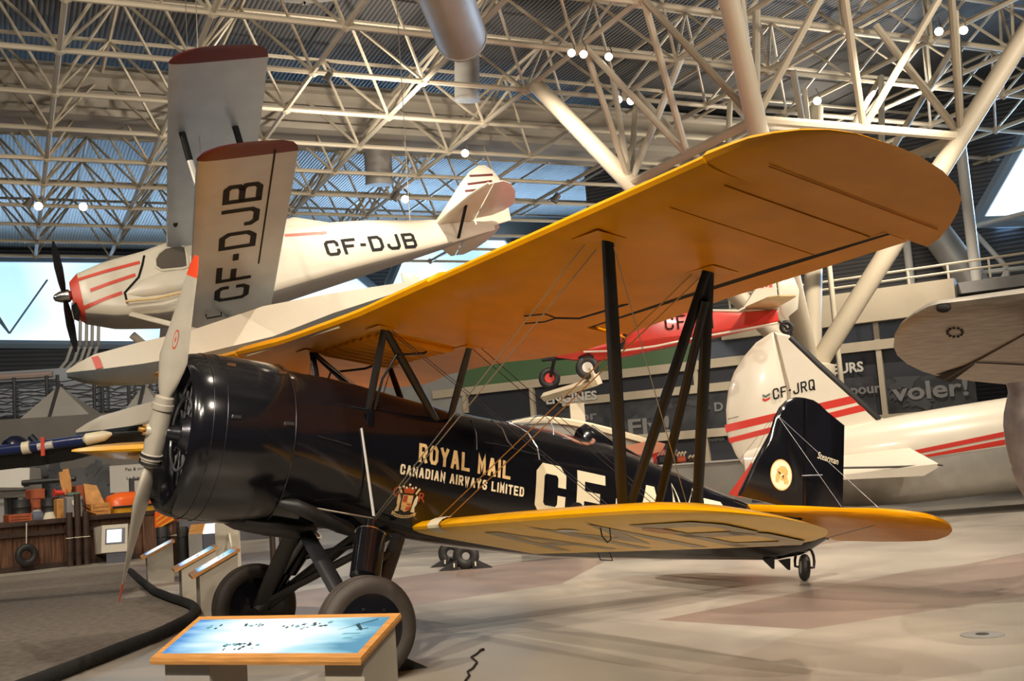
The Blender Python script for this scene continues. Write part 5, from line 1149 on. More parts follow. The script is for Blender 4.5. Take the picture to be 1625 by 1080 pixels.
def reading_rail(u, v, wd, dp, h0, h1, head, label, name='info_panel', group='backlit panels along the carpet'):
    """a low desk whose lit top rises from the carpet side (x = 0) to the far side (x = wd)"""
    p = on_z(u, v); o = thing(name, label, 'info panel', loc=p, heading=head, group=group)
    MB().loft([[V(x, y, 0) for x, y in ((0, 0), (wd, 0), (wd, dp), (0, dp))], [V(0, 0, h0 - .03), V(wd, 0, h1 - .03), V(wd, dp, h1 - .03), V(0, dp, h0 - .03)]], True).build('pedestal', 'plinth', o, False)
    MB().loft([[V(-.09, -.03, h0 - .075 + k), V(wd + .03, -.03, h1 - .025 + k), V(wd + .03, dp + .03, h1 - .025 + k), V(-.09, dp + .03, h0 - .075 + k)] for k in (0, .035)], True).build('rim', 'oak', o, False)
    q = lambda a, c, k: V(-.09 + a * (wd + .12), c * dp, h0 - .04 + (h1 - h0 + .05) * a + k)
    s = MB().loft([[q(.14, .08, k), q(.92, .08, k), q(.92, .92, k), q(.14, .92, k)] for k in (-.01, .004)], True).build('lit_print', 'print', o, False)
    k_ = MB(); r_ = random.Random(int(u))
    for i in range(6):
        a, c = r_.uniform(.25, .8), r_.uniform(.2, .8); k_.add([q(a - .05, c - .05, .006 + i * .0003), q(a + .06, c - .03, .006 + i * .0003), q(a + .03, c + .07, .006 + i * .0003)], [(0, 1, 2)])
    k_.build('printed_picture', 'print_blue', s, False)
    return o
reading_rail(235, 927, .42, .8, .48, .68, -YAW + .36, 'single low backlit panel at the far end of the black kerb')
reading_rail(290, 958, .46, .62, .50, .72, -YAW + .36, 'low backlit panel of the pair, on the side of the propeller tip')
reading_rail(319, 973, .47, .62, .50, .74, -YAW + .36, 'low backlit panel of the pair, closest to the far wheel')
# far white panels and the upright beige board
def pxbox(u0, v0, u1, v1, dep_, thick, name, mtl, par, inv, mi=0, bev=0):
    a, c = at(u0, v1, dep_), at(u1, v0, dep_); X = _R0; cc = (a + c) / 2 + _F0 * thick / 2
    wd = abs((c - a).dot(X)); hh = abs(c.z - a.z) - 0.0
    mb = MB().box(cc, (wd, thick, hh), (X, _F0, V(0, 0, 1)), bev=bev); mb.xf(inv); return mb.build(name, mtl, par, False)
def pxthing(name, label, cat, u, v, dep_, group=None):
    p = at(u, v, dep_); o = thing(name, label, cat, loc=(p.x, p.y, p.z), heading=-YAW, group=group); return o, o.matrix_world.inverted()
o, inv = pxthing('display_board', 'upright beige board with a slanted brace standing beside the far wheel', 'display board', 362, 906, 18.4)
o.location.z = 0; bpy.context.view_layer.update(); inv = o.matrix_world.inverted()
bw = 37 * 18.4 / FPX; bh_ = at(362, 829, 18.4).z
MB().loft([[V(-bw / 2, y, 0), V(bw / 2, y, 0), V(bw / 2, y, bh_ - .13), V(bw * .25, y, bh_), V(-bw / 2, y, bh_)] for y in (0, .12)], True).build('board', 'kiosk', o, False)
MB().tube([V(.05, -.03, .75), V(.22, -.35, .05)], .02, 6).build('brace', 'rope', o)
o2 = at(325, 880, 22.0); o2.z = 0
for (u0, u1, v0, v1, lab) in ((300, 322, 832, 847, 'small tan lectern with a narrow lit edge beyond the paired panels'), (323, 350, 831, 846, 'white lit screen on a dark console beyond the paired panels')):
    p = at((u0 + u1) / 2, 880, 22.0); o = thing('exhibit_console', lab, 'console', loc=(p.x, p.y, 0), heading=-YAW); wd = (u1 - u0) * 22 / FPX; zt_ = at((u0 + u1) / 2, v0, 22).z; zb2 = at((u0 + u1) / 2, v1, 22).z
    MB().box((0, .25, zb2 / 2), (wd, .5, zb2)).build('cabinet', 'plinth_shade' if u0 < 310 else 'kiosk_dark', o, False)
    MB().loft([[V(-wd / 2, 0, zb2), V(wd / 2, 0, zb2), V(wd / 2, .2, zt_), V(-wd / 2, .2, zt_)], [V(-wd / 2, .06, zb2), V(wd / 2, .06, zb2), V(wd / 2, .3, zt_), V(-wd / 2, .3, zt_)]], True).build('screen', M['pine'] if u0 < 310 else mat('white_screen', (1, 1, 1), .3, emit=1.1), o, False)

# ------------------------------------------------------------------ carpet and kerb
KB = [(206, 911), (222, 926), (246, 946), (275, 958), (300, 966), (312, 975), (306, 988), (255, 1015), (180, 1045), (80, 1085), (-60, 1140)]
kp = [on_z(u, v) for u, v in KB]
cp = kp + [on_z(-420, 1140), on_z(-420, 964), on_z(0, 916), on_z(140, 901), on_z(205, 894)]
o = MB().loft([[p + V(0, 0, z) for p in cp] for z in (.001, .014)], True).build('carpet', 'carpet', None, False)
tag(o, 'grey carpet in front of the timber dock, edged by a black kerb', 'carpet')
rr = random.Random(4); path = []
for i in range(len(kp) - 1):
    n = max(2, int((kp[i + 1] - kp[i]).length / .09))
    for j in range(n): path.append(kp[i].lerp(kp[i + 1], j / n) + V(rr.uniform(-.004, .004), rr.uniform(-.004, .004), .075 + rr.uniform(-.003, .003)))
sm_ = []
for i in range(len(path)): q = path[max(0, i - 3):i + 4]; sm_.append(sum(q, V(0, 0, 0)) / len(q))
kb = thing('kerb_tube', 'black foam kerb tube curving round the edge of the grey carpet', 'kerb', loc=(kp[5].x, kp[5].y, 0)); inv = Matrix.Translation(V(-kp[5].x, -kp[5].y, 0))
MB().tube(sm_, .058, 12).xf(inv).build('foam_tube', 'kerb', kb)
for i in range(8, len(sm_) - 2, 14): MB().tube([sm_[i], sm_[i + 1]], .0595, 12).xf(inv).build('tape_band', 'kerb', kb)
# loose cable and floor outlet
cpts = [on_z(u, v, .008) for u, v in ((762, 1032), (755, 1038), (748, 1042), (757, 1050), (750, 1060), (742, 1065), (745, 1071), (738, 1080), (735, 1090))]
o = thing('floor_cable', 'short black cable end lying loose on the bare floor', 'cable', loc=cpts[0]); MB().tube([p - cpts[0] for p in cpts], .009, 7).build('cord', 'rubber_dark', o); MB().tube([V(0, 0, 0), V(.05, .03, 0)], .014, 8).build('plug', 'rubber_dark', o)
p = on_z(1559, 1007, .0); o = thing('floor_outlet', 'flat round steel cover set in the floor at the right', 'floor outlet', loc=p); MB().lathe([(0, .16), (.006, .16), (.008, .15), (.008, .001)], (0, 0, 0), (0, 0, 1), 32).build('cover', 'grey_mid', o); MB().lathe([(.008, .05), (.012, .05), (.012, .001)], (0, 0, 0), (0, 0, 1), 16).build('cap', 'engine', o)
for i, (u, v, lab) in enumerate(((648, 1060, 'small black wedge chock behind the near main wheel'),)):
    p = on_z(u, v); o = thing('wheel_chock', lab, 'wheel chock', loc=p, heading=-.2)
    MB().add([V(-.08, -.08, 0), V(.14, -.08, 0), V(-.08, -.08, .12), V(-.08, .08, 0), V(.14, .08, 0), V(-.08, .08, .12)], [(0, 1, 2), (5, 4, 3), (0, 3, 4, 1), (1, 4, 5, 2), (2, 5, 3, 0)]).build('wedge', 'rubber_dark', o, False)

# ------------------------------------------------------------------ timber dock with its clutter
HF = frame_at((1.191, 17.277, 0), math.atan2(.505, 3.479))
def hp_(u, v, y=0.0): return HF.y(u, v, y)
xe = hp_(250, 860).x; xs_ = -3.5; zd = hp_(100, 824).z
dock = thing('timber_dock', 'weathered timber dock front with dark posts and an old deck', 'dock', frame=HF)
nb_ = 26; pk = MB()
for i in range(nb_):
    x0 = xs_ + (xe - xs_) * i / nb_; x1 = xs_ + (xe - xs_) * (i + 1) / nb_ - .012; pk.box(((x0 + x1) / 2, .05 + rr.uniform(-.01, .01), (zd - .06) / 2), (x1 - x0, .08, zd - .06))
pk.build('plank_wall', 'wood', dock, False)
MB().box(((xs_ + xe) / 2, -.02, .06), (xe - xs_, .06, .10)).build('kick_board', 'wood_dark', dock, False)
MB().box(((xs_ + xe) / 2, -.03, zd * .76), (xe - xs_, .08, .10)).build('waling_board', 'wood_dark', dock, False)
MB().box(((xs_ + xe) / 2, 1.4, zd - .03), (xe - xs_, 2.9, .07), bev=.01).build('deck', 'wood', dock, False)
MB().box(((xs_ + xe) / 2, -.05, zd - .02), (xe - xs_, .14, .12), bev=.02).build('cap_rail', 'wood_dark', dock)
for u, lab in ((105, 'dark mooring post against the dock front, the one closest to the tyre fender'), (118, 'tall dark mooring post in the middle of three against the dock front'), (131, 'dark mooring post against the dock front, the one closest to the kiosk')):
    x_ = hp_(u, 850).x; o = thing('mooring_post', lab, 'post', frame=Frame(HF.M @ Matrix.Translation(V(x_, -.23, 0))))
    MB().tube([V(0, 0, 0), V(0, 0, zd + (.15 if u != 118 else .55))], .07, 10).build('shaft', 'wood_dark', o); MB().torus((0, 0, zd * .6), (0, 0, 1), .074, .012, 18, 6).build('rope', 'rope', o)
MB().box((hp_(243, 850).x, .1, zd / 2), (.55, .4, zd), bev=.02).build('end_post', 'wood', dock)
tr0 = hp_(40, 880, -.12); o = thing('tyre_fender', 'black tyre fender hanging on the timber dock front', 'tyre', frame=Frame(HF.M @ Matrix.Translation(V(tr0.x, -.21, tr0.z))))
MB().torus((0, 0, 0), (0, 1, 0), .17, .075, 28, 10).build('tyre', 'rubber_dark', o); MB().tube([V(0, 0, .2), V(.02, .02, zd - tr0.z)], .012, 6).build('rope', 'rope', o)
def crate(u0, v0, u1, v1, y, dp, name, label, cat, mtl, slats=True, group=None, lid=None):
    a, c = hp_(u0, v1, y), hp_(u1, v0, y); wd, hh = c.x - a.x, c.z - zd
    o = thing(name, label, cat, frame=Frame(HF.M @ Matrix.Translation(V((a.x + c.x) / 2, y + dp / 2, zd + .005))), group=group)
    MB().box((0, 0, hh / 2), (wd, dp, hh), bev=.015).build('body', mtl, o)
    if slats:
        s = MB()
        for k in (.2, .5, .8): s.box((0, -dp / 2 - .008, hh * k), (wd * 1.01, .016, hh * .2))
        s.build('slat_face', mtl, o, False)
        for k in (-1, 1): MB().box((k * wd * .46, -dp / 2 - .02, hh / 2), (wd * .09, .02, hh)).build('corner_batten', mtl, o, False)
    return o
crate(14, 814, 50, 836, .15, .4, 'packing_box', 'brown packing box at the front edge of the dock', 'box', 'crate_red')
crate(50, 775, 70, 838, 1.2, .4, 'packing_box', 'tall orange-brown box standing behind the dark drums', 'box', 'crate_red')
crate(122, 769, 145, 838, .9, .35, 'packing_box', 'red-brown upright box behind the small green pump', 'box', 'crate_red', False)
o = crate(145, 797, 174, 838, .45, .3, 'open_crate', 'open pine crate with raised flaps beside the orange boat', 'crate', 'pine')
a = hp_(145, 800, .45); c = hp_(174, 797, .45); wd = c.x - a.x; hh = c.z - zd
MB().add([V(-wd / 2, .15, hh), V(wd / 2, .15, hh), V(wd * .15, .22, hh + .42), V(-wd * .55, .22, hh + .48)], [(0, 1, 2, 3)]).add([V(-wd / 2, .17, hh), V(wd / 2, .17, hh), V(wd * .15, .24, hh + .42), V(-wd * .55, .24, hh + .48)], [(0, 1, 2, 3)]).build('flap', 'pine', o, False)
for (u0, v0, u1, v1, y, lab) in ((20, 792, 47, 838, 1.0, 'squat black drum under the white hull'), (66, 790, 92, 838, 1.1, 'black drum between the orange-brown box and the pump')):
    a, c = hp_(u0, v1, y), hp_(u1, v0, y); o = thing('oil_drum', lab, 'drum', frame=Frame(HF.M @ Matrix.Translation(V((a.x + c.x) / 2, y, zd + .005)))); r_ = (c.x - a.x) / 2; hh = c.z - zd
    MB().lathe([(0, r_ * .97), (.02, r_), (hh * .33, r_), (hh * .35, r_ * 1.03), (hh * .37, r_), (hh * .64, r_), (hh * .66, r_ * 1.03), (hh * .68, r_), (hh, r_)], (0, 0, 0), (0, 0, 1), 22, caps=True).build('barrel', 'rubber_dark', o); MB().lathe([(hh, r_ * .9), (hh + .01, r_ * .9)], (0, 0, 0), (0, 0, 1), 22, caps=True).build('lid', 'grey_dark', o)
# small pump with a green top
a, c = hp_(107, 838, .25), hp_(131, 780, .25); o = thing('fuel_pump', 'small grey pump with a green top and a dial standing on the dock', 'pump', frame=Frame(HF.M @ Matrix.Translation(V((a.x + c.x) / 2, .35, zd + .005)))); wd, hh = c.x - a.x, c.z - zd
MB().box((0, 0, hh * .42), (wd, .25, hh * .84), bev=.02).build('cabinet', 'grey_mid', o); MB().box((0, 0, hh * .92), (wd * .8, .22, hh * .16), bev=.03).build('top', 'pump_green', o)
MB().lathe([(0, .08), (.02, .08), (.025, .001)], (0, -.13, hh * .6), (0, -1, 0), 20).build('dial', 'rope', o); MB().tube([V(wd * .4, -.14, hh * .7), V(wd * .6, -.2, hh * .4), V(wd * .42, -.16, hh * .1)], .02, 8).build('hose', 'rubber_dark', o)
for i, (u0, v0, u1, v1, lab) in enumerate(((98, 748, 109, 800, 'leaning pine paddle, the left one of two beside the pump'), (104, 744, 114, 800, 'broad pine paddle standing upright behind the pump'))):
    p, q = hp_(u1 + 4, 838, .75), hp_(u0, v0, .75); p.z = zd + .005; o = thing('paddle', lab, 'paddle', frame=Frame(HF.M @ Matrix.Translation(p))); d = q - p
    MB().tube([V(0, 0, 0), d * .55], .02, 8).build('shaft', 'pine', o); MB().tube([d * .5, d * .6, d * .8, d], [.3, .8, 1, .8], 10, flat=((1, 0, 0), .085, .018)).build('blade', 'pine', o)
for i, (u0, v0, u1, v1, lab) in enumerate(((130, 800, 158, 819, 'pine board leaning down towards the crate, upper of two'), (126, 806, 152, 822, 'pine board lying below the other in front of the crate'))):
    p, q = hp_(u0, v0, .5 + i * -.15), hp_(u1, v1, .5 + i * -.15); q.z = max(q.z, zd + .05); o = thing('loose_board', lab, 'board', frame=Frame(HF.M @ Matrix.Translation(p)))
    MB().tube([V(0, 0, 0), q - p], 1, 4, flat=((0, 1, 0), .06, .025)).build('plank', 'pine', o, False)
# red winch, bags, rope coil
p = hp_(95, 783, .8); o = thing('hand_winch', 'red hand winch on the boxes beside the paddles', 'winch', frame=Frame(HF.M @ Matrix.Translation(V(p.x, .8, zd + .005)))); hz_ = p.z - zd
MB().box((0, 0, hz_ / 2 - .06), (.22, .25, hz_ - .12), bev=.02).build('stand', 'pine', o); MB().lathe([(-.14, .10), (-.12, .10), (-.12, .06), (.12, .06), (.12, .10), (.14, .10)], (0, 0, hz_ + .02), (1, 0, 0), 20, caps=True).build('drum', 'stripe_red', o); MB().tube([V(.14, 0, hz_), V(.22, 0, hz_), V(.22, -.02, hz_ + .14)], .014, 6).build('crank', 'stripe_red', o)
p = hp_(60, 820, .2); o = thing('canvas_bag', 'slumped blue-grey canvas bag between the brown box and rope coil', 'bag', frame=Frame(HF.M @ Matrix.Translation(V(p.x, .25, zd + .005))))
MB().loft([[V(.17 * k * math.cos(a), .14 * k * math.sin(a), z + .01 * math.sin(3 * a)) for a in [2 * math.pi * i / 16 for i in range(16)]] for z, k in ((0, .9), (.05, 1.05), (.12, 1), (.2, .75), (.26, .35))], True).build('sack', mat('bag_canvas', (.12, .13, .17), .8), o); MB().torus((0, 0, .23), (0, 0, 1), .075, .014, 16, 6).build('tie', 'rope', o)
p = hp_(79, 822, .1); o = thing('rope_coil', 'white rope coil heaped on the front of the dock', 'rope', frame=Frame(HF.M @ Matrix.Translation(V(p.x, .12, zd + .005))))
rc = MB(); pts = []
for i in range(90): a = i * .42; pts.append(V((.13 - .0006 * i) * math.cos(a), (.09 - .0004 * i) * math.sin(a), .02 + .0017 * i))
rc.tube(pts, .018, 7); rc.build('coil', 'rope', o); MB().tube([V(.1, -.1, .02), V(-.2, -.16, .015), V(-.42, -.14, .012)], .016, 7).build('loose_end', 'rope', o)
# orange and yellow boat
BFm = Frame(HF.M @ Matrix.Translation(V(hp_(215, 800, 1.0).x, 1.0, zd + .005))); o = thing('small_boat', 'small boat with orange deck and yellow sides behind the propeller', 'boat', frame=BFm)
x0, x1 = BFm.y(176, 800, -.3).x, BFm.y(251, 800, -.3).x; zt2 = BFm.y(210, 779, 0).z; zs = BFm.y(200, 803, -.3).z
def bring(k, z0, z1, n=11): return None
rows = []
for f, k, hh in ((0, .55, .82), (.06, .85, .95), (.25, 1, 1), (.6, 1, 1), (.85, .92, .96), (.95, .75, .85), (1, .5, .7)):
    x_ = x0 + (x1 - x0) * f; rows.append([V(x_, -.36 * k, 0), V(x_, -.38 * k, zs), V(x_, .38 * k, zs), V(x_, .36 * k, 0)])
MB().loft(rows, True).build('hull', 'boat_yellow', o, ang=60)
rows = []
for f, k, hh in ((0, .5, .35), (.06, .85, .8), (.25, 1, 1), (.6, 1, .98), (.85, .92, .92), (.95, .78, .75), (1, .55, .4)):
    x_ = x0 + (x1 - x0) * f; rows.append([V(x_, -.38 * k * math.cos(math.pi * i / 10) , zs + (zt2 - zs) * hh * math.sin(math.pi * i / 10) ** .6) for i in range(11)])
MB().loft(rows, True).build('deck', 'orange', o, ang=60)
MB().tube([V(x0 + .02, -.33, zs), V(x0 + (x1 - x0) * .25, -.395, zs), V(x0 + (x1 - x0) * .85, -.37, zs), V(x1, -.22, zs)], .026, 8).build('rubbing_strake', 'rubber_dark', o)
MB().box((x0 + (x1 - x0) * .55, 0, zt2 + .14), (.10, .1, .3)).build('mast_foot', 'grey_dark', o, False); MB().box((x0 + (x1 - x0) * .66, 0, zt2 + .28), (.34, .08, .06)).build('mast_arm', 'grey_dark', o, False)
MB().lathe([(0, .035), (.012, .035)], (x0 + (x1 - x0) * .42, -.385, zs * .5), (0, -1, 0), 14, caps=True).build('badge', 'wood_dark', o)
# striped orange life raft bundle and dark fenders to the right of the dock
RFm = frame_at(at(262, 872, 22.5), -YAW); RFm.M.translation.z = 0; RFm = Frame(RFm.M)
def rx(u, v, y=0): return RFm.y(u, v, y)
o = thing('striped_cover', 'bright orange cover with yellow stripes draped beside the dock end', 'cover', frame=RFm)
pts = [rx(u, v) for u, v in ((247, 812), (262, 800), (279, 818), (276, 826), (252, 838), (247, 836))]
MB().loft([[p + V(0, y, 0) for p in pts] for y in (-.05, .5)], True).build('cover', 'orange', o, False)
sb_ = MB()
for a, c in (((249, 824), (268, 809)), ((250, 831), (273, 815)), ((252, 837), (277, 822))):
    p, q = rx(*a), rx(*c); sb_.add([p + V(0, -.056, .015), q + V(0, -.056, .015), q + V(0, -.056, -.025), p + V(0, -.056, -.025)], [(0, 1, 2, 3)])
sb_.build('yellow_stripe', 'boat_yellow', o, False)
MB().box((rx(262, 860).x, .22, rx(262, 830).z / 2), (.34, .4, rx(262, 830).z)).build('stand', 'wood_dark', o, False)
for u0, u1, lab in ((249, 268, 'dark fender drum hanging below the striped orange cover'), (282, 300, 'dark fender drum to the right of the tall timber post')):
    p = rx((u0 + u1) / 2, 870, -.25); r_ = (u1 - u0) * 22.3 / FPX / 2; o = thing('fender_drum', lab, 'drum', loc=RFm.M @ V(p.x, -.25, 0), heading=-YAW); z0, z1 = rx(u0, 868, -.25).z, rx(u0, 836, -.25).z
    MB().lathe([(0, r_ * .9), (.04, r_), (z1 - .04, r_), (z1, r_ * .85)], (0, 0, 0), (0, 0, 1), 20, caps=True).build('drum', 'rubber_dark', o); MB().torus((0, 0, z1 * .75), (0, 0, 1), r_, .012, 20, 6).build('hoop', 'engine', o)
p = rx(274, 870, .1); o = thing('mooring_post', 'brown timber mooring post between the two dark fender drums', 'post', loc=RFm.M @ V(p.x, .1, 0), heading=-YAW)
MB().tube([V(0, 0, 0), V(0, 0, rx(274, 822, .1).z)], .09, 10).build('shaft', 'wood', o); MB().torus((0, 0, rx(274, 850, -.2).z), (0, 0, 1), .105, .016, 18, 6).build('rope', 'rope', o)
# touch-screen kiosk
KF = frame_at(on_z(187, 892), -YAW + .12); o = thing('touch_screen_kiosk', 'beige touch-screen kiosk on a grey foot in front of the dock', 'kiosk', frame=KF)
def kx(u, v, y=0): return KF.y(u, v, y)
w_ = kx(204, 860).x - kx(163, 860).x; xm = (kx(204, 860).x + kx(163, 860).x) / 2; z0, z1 = kx(180, 868).z, kx(180, 832).z
MB().box((kx(187, 880).x, .0, z0 / 2), (kx(203, 880).x - kx(171, 880).x, .25, z0)).build('foot', 'kiosk_dark', o, False)
MB().loft([[V(xm - w_ / 2 + (.0 if s_ else 0) + (-.28 if y > .3 else 0), y, z) for y, z in ((-.16, z0 - .10), (-.02, z1), (.32, z1 - .05), (.42, z0 - .15))] if s_ == 0 else [V(xm + w_ / 2, y, z) for y, z in ((-.16, z0 - .10), (-.02, z1), (.32, z1 - .05), (.42, z0 - .15))] for s_ in (0, 1)], True).build('housing', 'kiosk', o, False)
def kq(a, c, d): # on the sloping front
    return V(xm + a * w_ / 2, -.16 + .14 * c - d, z0 - .10 + (z1 - z0 + .10) * c)
MB().loft([[kq(-.72, .30, d), kq(.80, .30, d), kq(.80, .86, d), kq(-.72, .86, d)] for d in (.0, .012)], True).build('bezel', 'kiosk_dark', o, False)
MB().loft([[kq(-.58, .36, d), kq(.55, .36, d), kq(.55, .82, d), kq(-.58, .82, d)] for d in (.005, .017)], True).build('screen', mat('kiosk_screen', (.72, .86, 1), .2, emit=1.2), o, False)
# backdrop: mural, white sign with lines of text, white hull on a rack
SG = frame_at(at(200, 760, 30), -YAW + .1); SG.M.translation.z = 0; SG = Frame(SG.M)
def sx(u, v, y=0): return SG.y(u, v, y)
def sbox(u0, v0, u1, v1, y, t, name, mtl, par): a, c = sx(u0, v1, y), sx(u1, v0, y); return MB().box(((a.x + c.x) / 2, y + t / 2, (a.z + c.z) / 2), (c.x - a.x, t, c.z - a.z)).build(name, mtl, par, False)
mu_ = thing('bush_mural', 'grey mural wall printed with dark bushes behind the dock clutter', 'mural', frame=SG)
a, c = sx(-60, 800, .3), sx(420, 722, .3); MB().box(((a.x + c.x) / 2, .35, c.z / 2), (c.x - a.x, .1, c.z)).build('panel', mat('mural_grey', (.085, .083, .09), .7, var=.3, scale=1.2), mu_, False)
bs = MB(); r5 = random.Random(9)
for i in range(120):
    u = r5.choice((r5.uniform(20, 110), r5.uniform(140, 176))); v = r5.uniform(738, 792); p = sx(u, v, .29 - .0004 * i); s_ = r5.uniform(.06, .2)
    bs.add([p + V(s_ * math.cos(a) * r5.uniform(.5, 1.2), 0, s_ * math.sin(a) * r5.uniform(.5, 1.2)) for a in [2 * math.pi * k / 7 for k in range(7)]], [tuple(range(7))])
bs.build('bush_print', 'fac_mural', mu_, False)
sn = thing('text_sign', 'pale sign board with two lines of dark text behind the propeller', 'sign', frame=SG)
sbox(175, 733, 262, 782, .1, .08, 'board', mat('sign_board', (.42, .40, .36), .6), sn)
a = sx(176, 790, .1); MB().box((a.x + .1, .14, a.z / 2), (.08, .06, a.z)).build('leg', 'grey_mid', sn, False)
for t_, u0, v0, u1 in (('Pas & trou', 199, 747, 232), ('La & trou', 201, 761, 231)):
    p, q = sx(u0, v0, .095), sx(u1, v0, .095); mb = MB(); font_text(mb, t_, lambda a, c: V(p.x + a, .092, p.z + c), .09, q.x - p.x); mb.build('lettering', 'letter_black', sn, False)
hu = thing('white_hull', 'white boat hull lying on a grey rack behind the dark drum', 'boat hull', frame=SG)
rows = []
for u, k in ((-60, 1), (0, 1), (25, .98), (40, .9), (46, .6)):
    t_, b_ = sx(u, 742, -1.2), sx(u, 790, -1.2); zm = (t_.z * .35 + b_.z * .65); rows.append([V(t_.x, -1.2, zm), V(t_.x, -1.2 + .1 * k, t_.z), V(t_.x, -.3, t_.z), V(t_.x, -.2, zm), V(t_.x, -.5, zm - (zm - b_.z) * k), V(t_.x, -.9, zm - (zm - b_.z) * k)])
MB().loft(rows, True).build('hull', 'grey_pale', hu, ang=30)
a = sx(-60, 776, -1.22); MB().tube([V(sx(-60, 776, -1.22).x, -1.22, sx(0, 777, -1.22).z), V(sx(45, 776, -1.22).x, -1.22, sx(45, 777, -1.22).z)], .03, 6).build('gunwale', 'rubber_dark', hu)
for u in (8, 38): x_ = sx(u, 800, -.7).x; MB().box((x_, -.7, sx(u, 789, -.7).z / 2), (.12, .5, sx(u, 789, -.7).z)).build('rack_leg', 'grey_mid', hu, False)
MB().tube([sx(35, 766, -1.3), sx(120, 759, -1.3)], .07, 8).build('boom', 'rubber_dark', hu)
# dark blue wing and yellow wing reaching in at the left
NV = frame_at(at(0, 712, 15.5), -YAW + .12); nv = thing('navy_aircraft', 'dark blue aircraft wing with a cream patch and red pennant coming in at the left', 'aircraft', frame=NV)
def nx(u, v, y=0): return NV.y(u, v, y)
rows = []; rowl = []
for u, v, vb, k in ((-260, 748, 784, 1), (-60, 719, 752, 1), (0, 711, 745, 1), (60, 704, 738, 1), (110, 697, 730, 1), (135, 694, 722, .9), (175, 689, 710, .7), (215, 685, 699, .5), (236, 684, 694, .2)):
    p = nx(u, v); q = nx(u, vb); h_ = p.z - q.z
    rows.append([V(p.x, -.06, p.z - .06 * k), V(p.x, .0, p.z + .0), V(p.x, .5, p.z + .08 * k), V(p.x, 1.5, p.z - .12 * k), V(p.x, 1.6, p.z - h_ * .6), V(p.x, .15, p.z - h_), V(p.x, .02, p.z - h_ * .45)])
no_ = MB().loft(rows, True).build('wing', 'rubber_dark', nv, ang=35)
MB().tube([nx(u, v, -.03) for u, v in ((-260, 753), (-60, 724), (0, 715), (60, 708), (110, 701), (133, 698))], .075, 12).build('leading_edge', mat('blue_edge', (.014, .024, .10), .25, coat=.4), nv)
cpn = MB(); cpn.tube([nx(u, v, -.05) for u, v in ((129, 697), (137, 697), (165, 691), (178, 688))], [.2, 1, .9, .25], 10, flat=((0, 0, 1), .085, .08)); cpn.build('cream_patch', 'cream', nv)
MB().tube([nx(36, 711, -.06), nx(48, 709, -.06)], .09, 10).build('cream_band', 'cream', nv)
MB().tube([nx(60, 709, -.1), nx(84, 705, -.1)], .055, 8).build('pale_glint_band', 'grey_pale', nv)
MB().box(nx(68, 708, -.14), (.05, .03, .26)).build('red_pennant', 'fox_red', nv, False)
c_ = nx(24, 698, .4); MB().sphere(c_ + V(0, 0, -.12), .20, 14, sc=(1, 1, .95)).build('cockpit_cover', 'navy', nv)
MB().tube([nx(48, 692, .4), nx(56, 701, .4)], .05, 8).build('top_knob', 'navy', nv)
q = nx(-160, 745); MB().tube([V(q.x, .6, q.z - .1), V(q.x, .6, 0)], .08, 8).build('gear_leg', 'black_dull', nv)
YW = frame_at(at(150, 715, 14.6), -YAW + .05); yw = thing('yellow_wing', 'slim yellow wing on a trestle behind the propeller hub and dark blue wing', 'wing', frame=YW)
def yx(u, v, y=0): return YW.y(u, v, y)
rows = []
for u, v, k in ((113, 714, .15), (118, 714, .5), (140, 713, .8), (180, 711, 1), (260, 707, 1), (445, 697, 1)):
    p = yx(u, v); rows.append([V(p.x, 0, p.z - .02), V(p.x, .02, p.z + .035 * k), V(p.x, .3, p.z + .08 * k), V(p.x, 1.1, p.z - .04), V(p.x, 1.1, p.z - .12 * k - .02), V(p.x, .2, p.z - .07 * k), V(p.x, .02, p.z - .05 * k)])
MB().loft(rows, True).build('wing', 'yellow_lower', yw, ang=30)
for u in (425, 440): p = yx(u, 700, .5); MB().tube([V(p.x, .5, p.z - .05), V(p.x, .5, -YW.M.translation.z)], .04, 8).build('trestle_leg', 'wood_dark', yw)
MB().tube([yx(232, 722, .1), yx(205, 719, .3)], .03, 6).build('strut', 'gold', yw)

# grey counter with engine exhibits under the facade
CF = frame_at(at(1100, 760, 23.5), -YAW); CF.M.translation.z = 0; CF = Frame(CF.M)
def cx_(u, v, y=0): return CF.y(u, v, y)
zc = cx_(1140, 733).z
ct = thing('exhibit_counter', 'long pale grey counter below the white tail with exhibits on top', 'counter', frame=CF)
a, c = cx_(1015, 760), cx_(1190, 760); MB().box(((a.x + c.x) / 2, .4, zc / 2), (c.x - a.x, .8, zc)).build('front', mat('counter_grey', (.30, .29, .26), .5), ct, False); MB().box(((a.x + c.x) / 2, .4, zc + .015), (c.x - a.x + .06, .88, .03)).build('top', 'grey_pale', ct, False)
def onct(u, y=.3): return CF.M @ V(cx_(u, 733, y).x, y, zc + .032)
for (u, w_, h_, lab, kind) in ((1058, .42, .30, 'engine block with chrome pipes on the grey counter behind the struts', 'e'), (1080, .20, .24, 'smaller white and red engine part between the struts on the counter', 'w'), (1098, .22, .15, 'cream curved pipe fitting at the end of the engine row', 'p')):
    o = thing('display_engine', lab, 'engine', loc=onct(u), heading=-YAW)
    MB().box((0, 0, h_ * .35), (w_, .3, h_ * .6), bev=.03).build('block', 'engine' if kind == 'e' else ('crest_red' if kind == 'w' else 'wood_dark'), o)
    n_ = 6 if kind == 'e' else 3
    for i in range(n_): x_ = -w_ / 2 + w_ * (i + .5) / n_; MB().tube([V(x_, -.1, h_ * .6), V(x_, -.16, h_ * .8), V(x_ + .04, -.18, h_)], .022, 8).build('pipe', 'chrome' if kind == 'e' else 'cream', o)
